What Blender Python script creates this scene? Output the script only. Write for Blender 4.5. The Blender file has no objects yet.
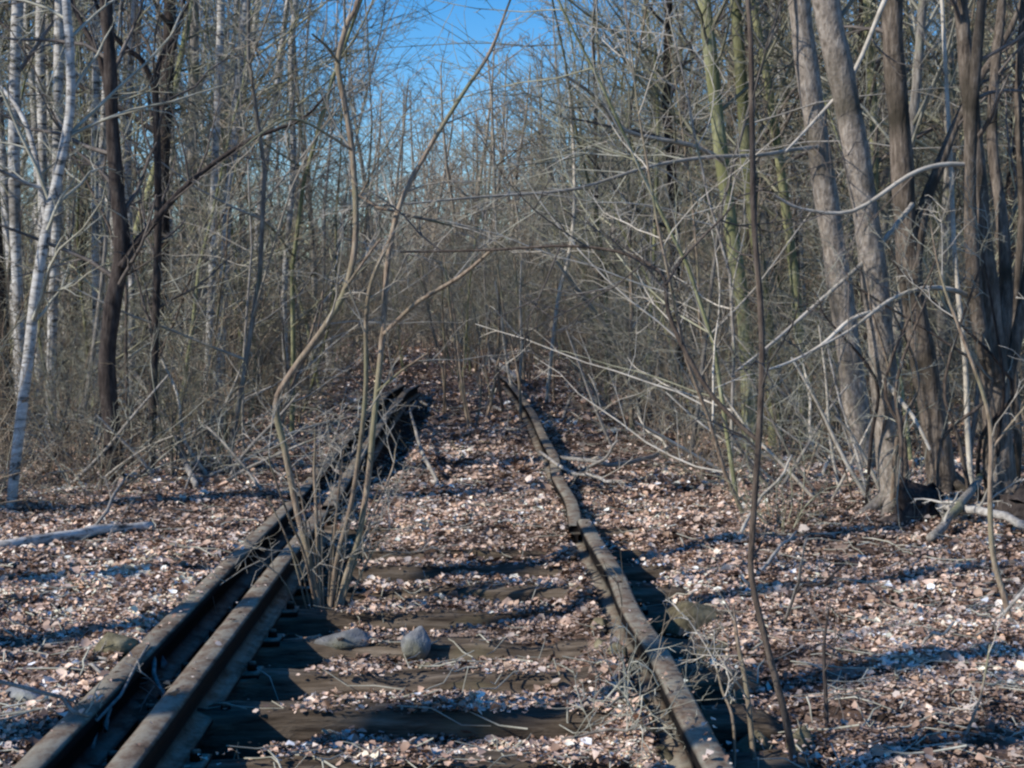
import bpy, math, random
import numpy as np
from mathutils import Vector

R = math.radians
scene = bpy.context.scene
COL = scene.collection
random.seed(7)
rng = np.random.default_rng(11)

# ------------------------------------------------------------------ camera
CAM_H = 1.32
F = 1600.0
PITCH, YAW = math.atan(73 / F), math.atan(38 / F)
cam_data = bpy.data.cameras.new("camera")
cam_data.sensor_width = 36.0
cam_data.lens = 36.0 * F / 1024
cam_data.clip_start = 0.05
cam_data.clip_end = 3000
cam = bpy.data.objects.new("camera", cam_data)
COL.objects.link(cam)
cam.location = (0, 0, CAM_H)
cam.rotation_euler = (R(90) - PITCH, 0, -YAW)
scene.camera = cam
FWD = Vector((math.sin(YAW) * math.cos(PITCH), math.cos(YAW) * math.cos(PITCH), -math.sin(PITCH)))
RIGHT = Vector((math.cos(YAW), -math.sin(YAW), 0))
UP = RIGHT.cross(FWD)


def at(px, py, y):
    """world point at distance y along the track that lies under a photo pixel"""
    d = FWD + RIGHT * ((px - 512) / F) + UP * ((384 - py) / F)
    t = y / d.y
    return np.array((d.x * t, y, CAM_H + d.z * t))


# ------------------------------------------------------------------ world, sun
SUN_EL = R(34)
SUN_AZ_VEC = Vector((-1.0, -0.48, 0)).normalized()      # towards the sun, seen from above
world = bpy.data.worlds.new("World")
scene.world = world
world.use_nodes = True
wn, wl = world.node_tree.nodes, world.node_tree.links
sky = wn.new("ShaderNodeTexSky")
sky.sky_type = 'NISHITA'
sky.sun_disc = False
sky.sun_elevation = SUN_EL
sky.sun_rotation = math.atan2(SUN_AZ_VEC.x, SUN_AZ_VEC.y)
sky.air_density = 1.0
sky.dust_density = 0.3
sky.ozone_density = 4.0
hs = wn.new("ShaderNodeHueSaturation")
hs.inputs["Saturation"].default_value = 1.42
hs.inputs["Hue"].default_value = 0.506
hs.inputs["Value"].default_value = 1.1
bg = wn["Background"]
bg.inputs["Strength"].default_value = 0.15
wl.new(sky.outputs[0], hs.inputs["Color"])
wl.new(hs.outputs[0], bg.inputs["Color"])

sun_d = bpy.data.lights.new("sun", 'SUN')
sun_d.energy = 5.0
sun_d.angle = R(0.53)
sun_d.color = (1.0, 0.93, 0.83)
sun = bpy.data.objects.new("sun", sun_d)
COL.objects.link(sun)
to_sun = Vector((SUN_AZ_VEC.x * math.cos(SUN_EL), SUN_AZ_VEC.y * math.cos(SUN_EL), math.sin(SUN_EL)))
sun.rotation_euler = to_sun.to_track_quat('Z', 'Y').to_euler()
sun.location = (-20, -5, 20)

scene.view_settings.view_transform = 'Standard'
scene.view_settings.look = 'None'
scene.view_settings.exposure = 0
scene.render.engine = 'CYCLES'
scene.cycles.max_bounces = 3
scene.cycles.diffuse_bounces = 2
scene.cycles.glossy_bounces = 1
scene.cycles.filter_width = 2.4
scene.cycles.use_denoising = True


# ------------------------------------------------------------------ materials
def node_mat(name, rough=0.85, spec=0.25):
    m = bpy.data.materials.new(name)
    m.use_nodes = True
    b = m.node_tree.nodes["Principled BSDF"]
    b.inputs["Roughness"].default_value = rough
    b.inputs["Specular IOR Level"].default_value = spec
    return m, m.node_tree.nodes, m.node_tree.links, b


def ramp(n, stops):
    r = n.new("ShaderNodeValToRGB")
    e = r.color_ramp.elements
    while len(e) < len(stops):
        e.new(0.5)
    for el, (p, c) in zip(e, stops):
        el.position = p
        el.color = (*c, 1)
    return r


def bark_mat(name, dark, mid, light, scale=(40, 40, 8), bump=0.5, moss_or_blotch=None, moss_or_blotch_at=0.55, vary=0.35, lichen=None):
    m, n, l, b = node_mat(name, 0.9, 0.15)
    tc = n.new("ShaderNodeTexCoord")
    mp = n.new("ShaderNodeMapping")
    mp.inputs["Scale"].default_value = scale
    l.new(tc.outputs["Object"], mp.inputs["Vector"])
    nz = n.new("ShaderNodeTexNoise")
    nz.inputs["Scale"].default_value = 1.0
    nz.inputs["Detail"].default_value = 5
    nz.inputs["Roughness"].default_value = 0.65
    l.new(mp.outputs[0], nz.inputs["Vector"])
    r = ramp(n, [(0.3, dark), (0.5, mid), (0.72, light)])
    l.new(nz.outputs[0], r.inputs[0])
    out = r.outputs[0]
    if moss_or_blotch:
        n2 = n.new("ShaderNodeTexNoise")
        n2.inputs["Scale"].default_value = 2.3
        n2.inputs["Detail"].default_value = 6
        l.new(tc.outputs["Object"], n2.inputs["Vector"])
        r2 = ramp(n, [(moss_or_blotch_at - 0.08, (0, 0, 0)), (moss_or_blotch_at + 0.1, (1, 1, 1))])
        l.new(n2.outputs[0], r2.inputs[0])
        mx = n.new("ShaderNodeMix")
        mx.data_type = 'RGBA'
        l.new(r2.outputs[0], mx.inputs[0])
        l.new(out, mx.inputs[6])
        mx.inputs[7].default_value = (*moss_or_blotch, 1)
        out = mx.outputs[2]
    oi = n.new("ShaderNodeObjectInfo")
    mr = n.new("ShaderNodeMapRange")
    mr.inputs[3].default_value = 1 - vary
    mr.inputs[4].default_value = 1 + vary
    l.new(oi.outputs["Random"], mr.inputs[0])
    hsv = n.new("ShaderNodeHueSaturation")
    l.new(mr.outputs[0], hsv.inputs["Value"])
    l.new(out, hsv.inputs["Color"])
    l.new(hsv.outputs[0], b.inputs["Base Color"])
    if bump:
        bp = n.new("ShaderNodeBump")
        bp.inputs["Strength"].default_value = bump
        bp.inputs["Distance"].default_value = 0.02
        l.new(nz.outputs[0], bp.inputs["Height"])
        l.new(bp.outputs[0], b.inputs["Normal"])
    return m


M = {}
M['bark_grey'] = bark_mat("grey_bark", (0.07, 0.06, 0.05), (0.21, 0.19, 0.165), (0.38, 0.355, 0.31), moss_or_blotch=(0.13, 0.14, 0.07), moss_or_blotch_at=0.6)
M['bark_thick'] = bark_mat("pale_brown_bark", (0.12, 0.10, 0.08), (0.29, 0.25, 0.21), (0.47, 0.42, 0.365), (34, 34, 16), 1.0, moss_or_blotch=(0.085, 0.075, 0.055), moss_or_blotch_at=0.60, vary=0.1)  # second colour here is dark brown blotches over the bark
M['bark_dark'] = bark_mat("dark_bark", (0.02, 0.016, 0.015), (0.05, 0.04, 0.036), (0.10, 0.085, 0.075), (30, 30, 8), 0.8, vary=0.15)
M['bark_mid'] = bark_mat("brown_furrowed_bark", (0.05, 0.04, 0.033), (0.15, 0.122, 0.098), (0.31, 0.265, 0.22), (36, 36, 9), 1.0, moss_or_blotch=(0.05, 0.043, 0.033), moss_or_blotch_at=0.56, vary=0.1)  # dark brown blotches over this bark as well
M['bark_olive'] = bark_mat("olive_bark", (0.13, 0.13, 0.07), (0.27, 0.27, 0.15), (0.41, 0.41, 0.27), moss_or_blotch=(0.17, 0.175, 0.085), moss_or_blotch_at=0.5)
M['bark_brown'] = bark_mat("reddish_brown_bark", (0.045, 0.034, 0.028), (0.11, 0.085, 0.068), (0.20, 0.165, 0.13), (50, 50, 12), 0.5, vary=0.1)
M['bark_sapling'] = bark_mat("sapling_bark", (0.10, 0.072, 0.05), (0.25, 0.19, 0.14), (0.38, 0.32, 0.24), (60, 60, 14), 0.4, moss_or_blotch=(0.20, 0.20, 0.12), vary=0.2)
M['twig_grey'] = bark_mat("grey_twig", (0.17, 0.165, 0.125), (0.32, 0.31, 0.25), (0.48, 0.47, 0.40), (6, 6, 6), 0, vary=0.4)
M['twig_brown'] = bark_mat("brown_twig", (0.12, 0.095, 0.068), (0.23, 0.19, 0.14), (0.36, 0.305, 0.235), (6, 6, 6), 0, vary=0.4)
M['twig_dark'] = bark_mat("dark_twig", (0.07, 0.06, 0.055), (0.15, 0.13, 0.115), (0.26, 0.235, 0.21), (6, 6, 6), 0, vary=0.3)
M['twig_olive'] = bark_mat("olive_twig", (0.155, 0.148, 0.095), (0.29, 0.28, 0.195), (0.43, 0.415, 0.31), (6, 6, 6), 0, vary=0.4)
M['twig_pale'] = bark_mat("pale_twig", (0.27, 0.245, 0.20), (0.44, 0.40, 0.335), (0.58, 0.54, 0.47), (8, 8, 8), 0, vary=0.3)
M['dead_wood'] = bark_mat("weathered_dead_wood", (0.16, 0.145, 0.13), (0.30, 0.28, 0.25), (0.48, 0.45, 0.41), (30, 30, 30), 0.4, vary=0.3)


M['twig_far'] = bark_mat("hazed_distant_twig", (0.22, 0.185, 0.14), (0.36, 0.31, 0.245), (0.48, 0.43, 0.35), (3, 3, 3), 0, vary=0.1)  # paler than the near twigs: distance haze put into the colour


def birch_mat():
    m, n, l, b = node_mat("birch_bark", 0.75, 0.2)
    tc = n.new("ShaderNodeTexCoord")
    mp = n.new("ShaderNodeMapping")
    mp.inputs["Scale"].default_value = (9, 9, 24)
    l.new(tc.outputs["Object"], mp.inputs["Vector"])
    nz = n.new("ShaderNodeTexNoise")
    nz.inputs["Scale"].default_value = 1
    nz.inputs["Detail"].default_value = 7
    nz.inputs["Roughness"].default_value = 0.7
    nz.inputs["Distortion"].default_value = 0.8
    l.new(mp.outputs[0], nz.inputs["Vector"])
    r = ramp(n, [(0.38, (0.05, 0.045, 0.04)), (0.47, (0.36, 0.34, 0.31)), (0.62, (0.60, 0.59, 0.56))])
    l.new(nz.outputs[0], r.inputs[0])
    n2 = n.new("ShaderNodeTexNoise")
    n2.inputs["Scale"].default_value = 1.6
    n2.inputs["Detail"].default_value = 5
    l.new(tc.outputs["Object"], n2.inputs["Vector"])
    r2 = ramp(n, [(0.53, (0, 0, 0)), (0.64, (1, 1, 1))])
    l.new(n2.outputs[0], r2.inputs[0])
    mx = n.new("ShaderNodeMix")
    mx.data_type = 'RGBA'
    l.new(r2.outputs[0], mx.inputs[0])
    l.new(r.outputs[0], mx.inputs[6])
    mx.inputs[7].default_value = (0.13, 0.115, 0.095, 1)
    l.new(mx.outputs[2], b.inputs["Base Color"])
    return m


M['birch'] = birch_mat()


def rust_mat():
    m, n, l, b = node_mat("weathered_rail_steel_shaded_sides", 0.9, 0.12)
    tc = n.new("ShaderNodeTexCoord")
    mp = n.new("ShaderNodeMapping")
    mp.inputs["Scale"].default_value = (16, 9, 16)
    l.new(tc.outputs["Object"], mp.inputs["Vector"])
    nz = n.new("ShaderNodeTexNoise")
    nz.inputs["Scale"].default_value = 1
    nz.inputs["Detail"].default_value = 8
    nz.inputs["Roughness"].default_value = 0.7
    l.new(mp.outputs[0], nz.inputs["Vector"])
    r = ramp(n, [(0.3, (0.08, 0.055, 0.038)), (0.43, (0.17, 0.125, 0.09)), (0.56, (0.25, 0.225, 0.175)), (0.78, (0.35, 0.33, 0.27))])
    l.new(nz.outputs[0], r.inputs[0])
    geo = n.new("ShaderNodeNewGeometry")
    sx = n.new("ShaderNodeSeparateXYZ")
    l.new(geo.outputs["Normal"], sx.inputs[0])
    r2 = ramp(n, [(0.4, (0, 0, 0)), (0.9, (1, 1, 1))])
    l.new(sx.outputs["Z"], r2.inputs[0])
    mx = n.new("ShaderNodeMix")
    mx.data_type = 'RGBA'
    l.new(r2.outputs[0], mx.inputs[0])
    mx.inputs[6].default_value = (0.009, 0.007, 0.006, 1)  # near-black flanks: shade on the rail sides put into the colour
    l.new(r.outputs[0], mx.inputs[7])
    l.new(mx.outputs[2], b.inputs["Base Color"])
    bp = n.new("ShaderNodeBump")
    bp.inputs["Strength"].default_value = 0.6
    bp.inputs["Distance"].default_value = 0.006
    l.new(nz.outputs[0], bp.inputs["Height"])
    l.new(bp.outputs[0], b.inputs["Normal"])
    return m


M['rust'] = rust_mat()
M['sleeper'] = bark_mat("rotten_oak_sleeper", (0.028, 0.02, 0.014), (0.115, 0.088, 0.062), (0.24, 0.195, 0.145), (3, 26, 26), 1.0, moss_or_blotch=(0.13, 0.115, 0.06), moss_or_blotch_at=0.66, vary=0.2)
M['stone'] = bark_mat("ballast_stone", (0.08, 0.083, 0.086), (0.21, 0.215, 0.22), (0.38, 0.385, 0.39), (14, 14, 14), 0.7, moss_or_blotch=(0.18, 0.18, 0.10), moss_or_blotch_at=0.58, vary=0.3)
M['moss_stone'] = bark_mat("mossy_stone", (0.06, 0.05, 0.032), (0.17, 0.148, 0.09), (0.33, 0.29, 0.19), (12, 12, 12), 0.7, vary=0.3)


def soil_mat():
    m, n, l, b = node_mat("leafy_forest_soil", 0.95, 0.1)
    tc = n.new("ShaderNodeTexCoord")
    v = n.new("ShaderNodeTexVoronoi")
    v.inputs["Scale"].default_value = 17
    v.inputs["Randomness"].default_value = 1
    nz = n.new("ShaderNodeTexNoise")
    nz.inputs["Scale"].default_value = 9
    nz.inputs["Detail"].default_value = 3
    l.new(tc.outputs["Object"], nz.inputs["Vector"])
    mx0 = n.new("ShaderNodeMix")
    mx0.data_type = 'RGBA'
    mx0.inputs[0].default_value = 0.12
    l.new(tc.outputs["Object"], mx0.inputs[6])
    l.new(nz.outputs["Color"], mx0.inputs[7])
    l.new(mx0.outputs[2], v.inputs["Vector"])
    sep = n.new("ShaderNodeSeparateColor")
    l.new(v.outputs["Color"], sep.inputs[0])
    r = ramp(n, [(0.0, (0.035, 0.025, 0.018)), (0.4, (0.09, 0.06, 0.045)), (0.7, (0.20, 0.13, 0.095)), (0.92, (0.36, 0.27, 0.21))])
    l.new(sep.outputs[0], r.inputs[0])
    n3 = n.new("ShaderNodeTexNoise")
    n3.inputs["Scale"].default_value = 0.8
    n3.inputs["Detail"].default_value = 6
    l.new(tc.outputs["Object"], n3.inputs["Vector"])
    hsv = n.new("ShaderNodeHueSaturation")
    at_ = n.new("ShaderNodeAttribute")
    at_.attribute_name = "ditch_shade"
    shade_mix = n.new("ShaderNodeMix")
    shade_mix.data_type = 'RGBA'
    l.new(at_.outputs["Fac"], shade_mix.inputs[0])
    l.new(r.outputs[0], shade_mix.inputs[6])
    shade_mix.inputs[7].default_value = (0.014, 0.011, 0.009, 1)  # near-black: the shade in the ditches is painted into the soil colour
    mr = n.new("ShaderNodeMapRange")
    mr.inputs[1].default_value = 0.3
    mr.inputs[2].default_value = 0.7
    mr.inputs[3].default_value = 0.55
    mr.inputs[4].default_value = 1.2
    l.new(n3.outputs[0], mr.inputs[0])
    l.new(mr.outputs[0], hsv.inputs["Value"])
    l.new(shade_mix.outputs[2], hsv.inputs["Color"])
    l.new(hsv.outputs[0], b.inputs["Base Color"])
    bp = n.new("ShaderNodeBump")
    bp.inputs["Strength"].default_value = 0.9
    bp.inputs["Distance"].default_value = 0.04
    l.new(sep.outputs[1], bp.inputs["Height"])
    l.new(bp.outputs[0], b.inputs["Normal"])
    return m


M['soil'] = soil_mat()


def leaf_mat(name):
    m, n, l, b = node_mat(name, 0.6, 0.35)
    a = n.new("ShaderNodeAttribute")
    a.attribute_name = "leaf_colour"
    tc = n.new("ShaderNodeTexCoord")
    nz = n.new("ShaderNodeTexNoise")
    nz.inputs["Scale"].default_value = 60
    nz.inputs["Detail"].default_value = 3
    l.new(tc.outputs["Object"], nz.inputs["Vector"])
    mr = n.new("ShaderNodeMapRange")
    mr.inputs[3].default_value = 0.65
    mr.inputs[4].default_value = 1.35
    l.new(nz.outputs[0], mr.inputs[0])
    hsv = n.new("ShaderNodeHueSaturation")
    l.new(mr.outputs[0], hsv.inputs["Value"])
    l.new(a.outputs["Color"], hsv.inputs["Color"])
    l.new(hsv.outputs[0], b.inputs["Base Color"])
    return m


M['leaf'] = leaf_mat("dry_leaves")


# ------------------------------------------------------------------ mesh helpers
def mesh_from(name, V, Q, smooth=False):
    me = bpy.data.meshes.new(name)
    V = np.asarray(V, dtype=np.float32)
    Q = np.asarray(Q, dtype=np.int32)
    k = Q.shape[1]
    me.vertices.add(len(V))
    me.vertices.foreach_set("co", V.ravel())
    me.loops.add(Q.size)
    me.loops.foreach_set("vertex_index", Q.ravel())
    me.polygons.add(len(Q))
    me.polygons.foreach_set("loop_start", np.arange(0, Q.size, k, dtype=np.int32))
    if smooth:
        me.polygons.foreach_set("use_smooth", np.ones(len(Q), dtype=bool))
    me.update(calc_edges=True)
    me.validate()
    return me


class MB:
    def __init__(self):
        self.V, self.Q, self.n = [], [], 0

    def add(self, V, Q):
        self.V.append(np.asarray(V, dtype=np.float32))
        self.Q.append(np.asarray(Q, dtype=np.int32) + self.n)
        self.n += len(V)

    def tube(self, P, rad, sides=5, cap=False):
        P = np.asarray(P, dtype=np.float64)
        k = len(P)
        T = np.empty_like(P)
        T[1:-1] = P[2:] - P[:-2]
        T[0] = P[1] - P[0]
        T[-1] = P[-1] - P[-2]
        T /= np.linalg.norm(T, axis=1)[:, None] + 1e-9
        ref = np.array((0.13, 0.31, 0.94)) if abs(T[:, 2]).mean() < 0.75 else np.array((0.9, 0.35, 0.1))
        A = np.cross(T, ref)
        A /= np.linalg.norm(A, axis=1)[:, None] + 1e-9
        B = np.cross(T, A)
        th = np.arange(sides) * (2 * math.pi / sides)
        rad = np.asarray(rad, dtype=np.float64).reshape(k, 1, 1)
        ring = P[:, None, :] + rad * (A[:, None, :] * np.cos(th)[None, :, None] + B[:, None, :] * np.sin(th)[None, :, None])
        V = ring.reshape(-1, 3)
        i = np.arange(k - 1)[:, None] * sides
        j = np.arange(sides)[None, :]
        j2 = (j + 1) % sides
        Q = np.stack([i + j, i + j2, i + sides + j2, i + sides + j], axis=-1).reshape(-1, 4)
        if cap:
            c0, c1 = len(V), len(V) + 1
            V = np.vstack([V, P[0], P[-1]])
            jj = np.arange(0, sides, 2)
            o = (k - 1) * sides
            Q = np.vstack([Q,
                           np.stack([np.full_like(jj, c0), (jj + 2) % sides, (jj + 1) % sides, jj], axis=-1),
                           np.stack([np.full_like(jj, c1), o + jj, o + (jj + 1) % sides, o + (jj + 2) % sides], axis=-1)])
        self.add(V, Q)

    def arrays(self):
        return np.vstack(self.V), np.vstack(self.Q)

    def mesh(self, name, smooth=True):
        V, Q = self.arrays()
        return mesh_from(name, V, Q, smooth)


def link(name, me, mat, parent=None):
    o = bpy.data.objects.new(name, me)
    COL.objects.link(o)
    if mat is not None and not me.materials:
        me.materials.append(mat)
    if parent is not None:
        o.parent = parent
    return o


def tag(o, label, cat, group=None):
    o["label"] = label
    o["category"] = cat
    if group:
        o["group"] = group
    elif "group" in o.keys():
        del o["group"]
    return o


def thing(name, label, cat, loc=(0, 0, 0), group=None):
    o = bpy.data.objects.new(name, None)
    o.empty_display_size = 0.1
    COL.objects.link(o)
    o.location = loc
    return tag(o, label, cat, group)


def copy_thing(src, loc, rotz, scale, label, group, tilt=(0, 0)):
    r = src.copy()
    COL.objects.link(r)
    r.location = loc
    r.rotation_euler = (tilt[0], tilt[1], rotz)
    r.scale = (scale, scale, scale) if np.isscalar(scale) else scale
    r["label"] = label
    r["group"] = group
    for ch in src.children:
        c = ch.copy()
        COL.objects.link(c)
        c.parent = r
    return r


# ------------------------------------------------------------------ terrain
def vnoise(x, y, s, seed):
    r = np.random.default_rng(seed)
    tot = 0
    for k in range(6):
        a = r.uniform(0, 2 * math.pi)
        f = r.uniform(0.6, 1.6) * 2 * math.pi / s
        tot = tot + np.sin((x * math.cos(a) + y * math.sin(a)) * f + r.uniform(0, 6.28))
    return tot / 6 * 1.6


def sstep(a, b, x):
    t = np.clip((x - a) / (b - a), 0, 1)
    return t * t * (3 - 2 * t)


RX_OUT, RX_IN, RX_RIGHT = -1.145, -0.905, 0.625
RAIL_TOP = 0.16


def gh(x, y):
    x = np.asarray(x, dtype=np.float64)
    y = np.asarray(y, dtype=np.float64)
    near = 1 - sstep(8.6, 9.8, y)
    crib = (-0.055 + 0.035 * vnoise(x, y, 0.8, 9)) * near + 0.035 * (1 - near)
    side_l = 0.085 - 0.07 * sstep(1.8, 4.0, -x)
    side_r = 0.0 + 0.0 * x
    wl_ = sstep(1.10, 1.24, -x)
    wr_ = sstep(0.88, 1.25, x)
    z = crib * (1 - wl_) * (1 - wr_) + side_l * wl_ + side_r * wr_
    # the ditch along the inner face of the doubled rail, and beside the single rail
    z = z - 0.13 * np.exp(-((x + 0.72) / 0.15) ** 2) * (1 - sstep(8.5, 10.5, y) + 0.9 * sstep(11.5, 13, y) * (1 - sstep(19, 22, y)))
    z = z - 0.10 * np.exp(-((x + 0.99) / 0.07) ** 2) * (1 - sstep(9, 10, y))
    z = z - 0.10 * np.exp(-((x - 0.80) / 0.13) ** 2) * (1 - sstep(9.2, 10.2, y))
    z = z + 0.085 * np.exp(-((x - 0.51) / 0.08) ** 2) * near
    # broad mound that carries the cluster of thick trunks
    z = z + 0.04 * np.exp(-(((x - 3.0) / 0.9) ** 2 + ((y - 10.6) / 1.2) ** 2))
    # general unevenness
    amp = 0.35 + 0.65 * np.maximum(wl_, np.maximum(wr_, 1 - near))
    z = z + amp * (0.028 * vnoise(x, y, 1.1, 1) + 0.018 * vnoise(x, y, 0.45, 2)) + 0.011 * vnoise(x, y, 0.2, 8)
    out = np.maximum(sstep(1.4, 3.5, -x), sstep(1.4, 3.5, x))
    z = z + out * 0.06 * vnoise(x, y, 4.5, 3)
    far = sstep(40, 160, np.hypot(x, y))
    z = z + far * 0.5 * vnoise(x, y, 60, 4)
    return z


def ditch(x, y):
    """mask of the hollows along the rails where shade is painted into the soil"""
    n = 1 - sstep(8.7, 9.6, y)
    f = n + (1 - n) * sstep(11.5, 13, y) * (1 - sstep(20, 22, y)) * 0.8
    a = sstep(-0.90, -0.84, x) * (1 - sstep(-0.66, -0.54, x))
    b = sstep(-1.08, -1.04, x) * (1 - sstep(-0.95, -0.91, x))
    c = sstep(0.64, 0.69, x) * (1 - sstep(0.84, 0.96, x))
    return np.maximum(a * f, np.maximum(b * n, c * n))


def ghf(x, y):
    return float(gh(np.array([x]), np.array([y]))[0])


def on_ground(px, py):
    """where the view through a photo pixel meets the ground"""
    z = 0.0
    for _ in range(8):
        d = FWD + RIGHT * ((px - 512) / F) + UP * ((384 - py) / F)
        t = (CAM_H - z) / -d.z
        x, y = d.x * t, d.y * t
        z = ghf(x, y)
    return np.array((x, y, z))


def spaced(parts):
    v = []
    for a, b, st in parts:
        v.extend(np.arange(a, b, st))
    return np.array(v)


xp = spaced([(0, 3.2, 0.035), (3.2, 8, 0.12), (8, 30, 0.8), (30, 120, 6), (120, 1500, 90)])
gx = np.concatenate([-xp[::-1][:-1], xp])
gy = spaced([(-300, -20, 40), (-20, 3, 1.0), (3, 11, 0.045), (11, 24, 0.11), (24, 60, 0.6), (60, 200, 6), (200, 1500, 90)])
GX, GY = np.meshgrid(gx, gy)
GZ = gh(GX, GY)
V = np.stack([GX, GY, GZ], -1).reshape(-1, 3)
nx, ny = len(gx), len(gy)
ii = (np.arange(ny - 1)[:, None] * nx + np.arange(nx - 1)[None, :]).ravel()
Q = np.stack([ii, ii + 1, ii + nx + 1, ii + nx], -1)
ground = link("ground", mesh_from("ground", V, Q, True), M['soil'])
ground["kind"] = "structure"
SHADE = ditch(GX, GY).ravel()
ha = ground.data.attributes.new("ditch_shade", 'FLOAT', 'POINT')
ha.data.foreach_set("value", SHADE.astype(np.float32))

# ------------------------------------------------------------------ sleepers
SLEEPERS = [4.12, 4.62, 5.18, 5.80, 6.40, 7.02, 7.62, 8.26, 8.92, 9.6]
SL_TOP = [0.0, 0.01, 0.02, 0.0, -0.015, -0.01, -0.01, -0.01, -0.02, 0.01]
SL_W = 0.21
sl_words = ["cut off by the bottom edge", "lowest whole one, bare and dark", "thick and mossy on its near face",
            "running in front of the two grey stones", "passing just behind the two grey stones", "level with the foot of the multi-stemmed sapling",
            "half sunk under pale leaves", "narrow, mostly hidden by leaves", "edge showing as a thin dark line", "last one, almost buried in leaves"]


def sleeper_mesh(k, x0, x1):
    r = np.random.default_rng(100 + k)
    n, m = 46, 14
    prof = []
    w, h, bev = SL_W, 0.17, 0.025
    base = [(-w / 2, -h), (-w / 2, -0.08), (-w / 2, -bev), (-w / 2 + bev, 0), (-w / 4, 0), (0, 0), (w / 4, 0), (w / 2 - bev, 0), (w / 2, -bev), (w / 2, -0.08), (w / 2, -h)]
    xs = np.linspace(x0, x1, n)
    V = []
    ph = r.uniform(0, 6, 12)
    for i, x in enumerate(xs):
        e = min(1, min(x - x0, x1 - x) / 0.05)
        for j, (a, b) in enumerate(base):
            ero = 0.011 * math.sin(x * 7 + ph[j]) + 0.008 * math.sin(x * 19 + ph[j] * 3) + r.normal(0, 0.003)
            sag = 0.012 * math.sin(x * 2.1 + ph[11])
            notch = -0.02 * max(0, math.sin(x * 4.3 + ph[10])) ** 6 * (1 if b > -0.05 else 0)
            V.append((x + r.normal(0, 0.002), a * (0.94 + 0.06 * e) + ero, b * (0.97 + 0.03 * e) + ero * 0.7 + sag + notch - 0.02 * (1 - e)))
    m = len(base)
    Q = []
    for i in range(n - 1):
        for j in range(m - 1):
            Q.append((i * m + j, i * m + j + 1, (i + 1) * m + j + 1, (i + 1) * m + j))
    for o in (0, (n - 1) * m):        # end grain
        for j in range(m // 2):
            a, b, c, d = o + j, o + j + 1, o + m - 2 - j, o + m - 1 - j
            if len({a, b, c, d}) == 4:
                Q.append((a, d, c, b) if o == 0 else (a, b, c, d))
            else:
                pass
    return mesh_from("sleeper", V, Q, False)


for k, (y, zt) in enumerate(zip(SLEEPERS, SL_TOP)):
    x0, x1 = -1.47 + random.uniform(-0.05, 0.05), 1.06 + random.uniform(-0.08, 0.06)
    o = link("sleeper", sleeper_mesh(k, x0, x1), M['sleeper'])
    o.location = (0, y, zt)
    o.rotation_euler = (random.uniform(-0.03, 0.03), random.uniform(-0.008, 0.008), random.uniform(-0.02, 0.02))
    tag(o, "rotten wooden sleeper across the track, " + sl_words[k], "railway sleeper", "wooden sleepers of the old track")


# ------------------------------------------------------------------ rails
def rail_mesh(pts, seed):
    """pts: list of (x, y, ztop); flat-bottomed rail profile swept along them"""
    r = np.random.default_rng(seed)
    hw, hh, ww, fw, H = 0.043, 0.042, 0.011, 0.068, 0.155
    half = [(0, 0), (hw * 0.7, -0.002), (hw * 0.95, -0.008), (hw, -0.018), (hw, -hh + 0.006), (hw * 0.85, -hh), (ww, -hh - 0.014), (ww, -H + 0.028), (fw * 0.75, -H + 0.016), (fw, -H + 0.01), (fw, -H)]
    prof = half + [(-a, b) for a, b in half[::-1][:-1]]
    P = np.array(pts, dtype=float)
    seg = [P[0]]
    for a, b in zip(P[:-1], P[1:]):
        nseg = max(1, int(abs(b[1] - a[1]) / 0.12))
        for t in np.linspace(0, 1, nseg + 1)[1:]:
            seg.append(a + (b - a) * t)
    S = np.array(seg)
    # smooth the polyline a little
    for _ in range(4):
        S[1:-1] = 0.25 * S[:-2] + 0.5 * S[1:-1] + 0.25 * S[2:]
    n, m = len(S), len(prof)
    V = np.empty((n, m, 3))
    pr = np.array(prof)
    for i in range(n):
        d = S[min(i + 1, n - 1)] - S[max(i - 1, 0)]
        d /= np.linalg.norm(d)
        sd = np.array((d[1], -d[0], 0))
        sd /= np.linalg.norm(sd)
        V[i] = S[i] + sd * (pr[:, :1] + r.normal(0, 0.0006, (m, 1))) + np.array((0, 0, 1)) * (pr[:, 1:] + r.normal(0, 0.0006, (m, 1)))
    Q = []
    for i in range(n - 1):
        for j in range(m):
            j2 = (j + 1) % m
            Q.append((i * m + j, (i + 1) * m + j, (i + 1) * m + j2, i * m + j2))
    for o in (0, (n - 1) * m):
        for j in range(0, m // 2):
            q = (o + j, o + j + 1, o + (m - j - 1) % m, o + (m - j) % m)
            if len(set(q)) == 4:
                Q.append(q if o else q[::-1])
    return mesh_from("rail", V.reshape(-1, 3), Q, False)


def box_mb(mb, c, s, rot=0.0, jit=0.0, seed=0):
    r = np.random.default_rng(seed)
    c = np.array(c, float)
    b = 0.12
    hx, hy, hz = s[0] / 2, s[1] / 2, s[2] / 2
    V = []
    for zz in (-hz, hz * (1 - b), hz):
        k = 1 if zz < hz else 1 - b
        for sx, sy in ((-1, -1), (1, -1), (1, 1), (-1, 1)):
            V.append((sx * hx * k, sy * hy * k, zz))
    V = np.array(V) + r.normal(0, jit, (12, 3))
    cs, sn = math.cos(rot), math.sin(rot)
    V = np.stack([V[:, 0] * cs - V[:, 1] * sn, V[:, 0] * sn + V[:, 1] * cs, V[:, 2]], -1) + c
    Q = []
    for o in (0, 4):
        for j in range(4):
            Q.append((o + j, o + (j + 1) % 4, o + 4 + (j + 1) % 4, o + 4 + j))
    Q += [(8, 9, 10, 11), (3, 2, 1, 0)]
    mb.add(V, Q)


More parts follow.
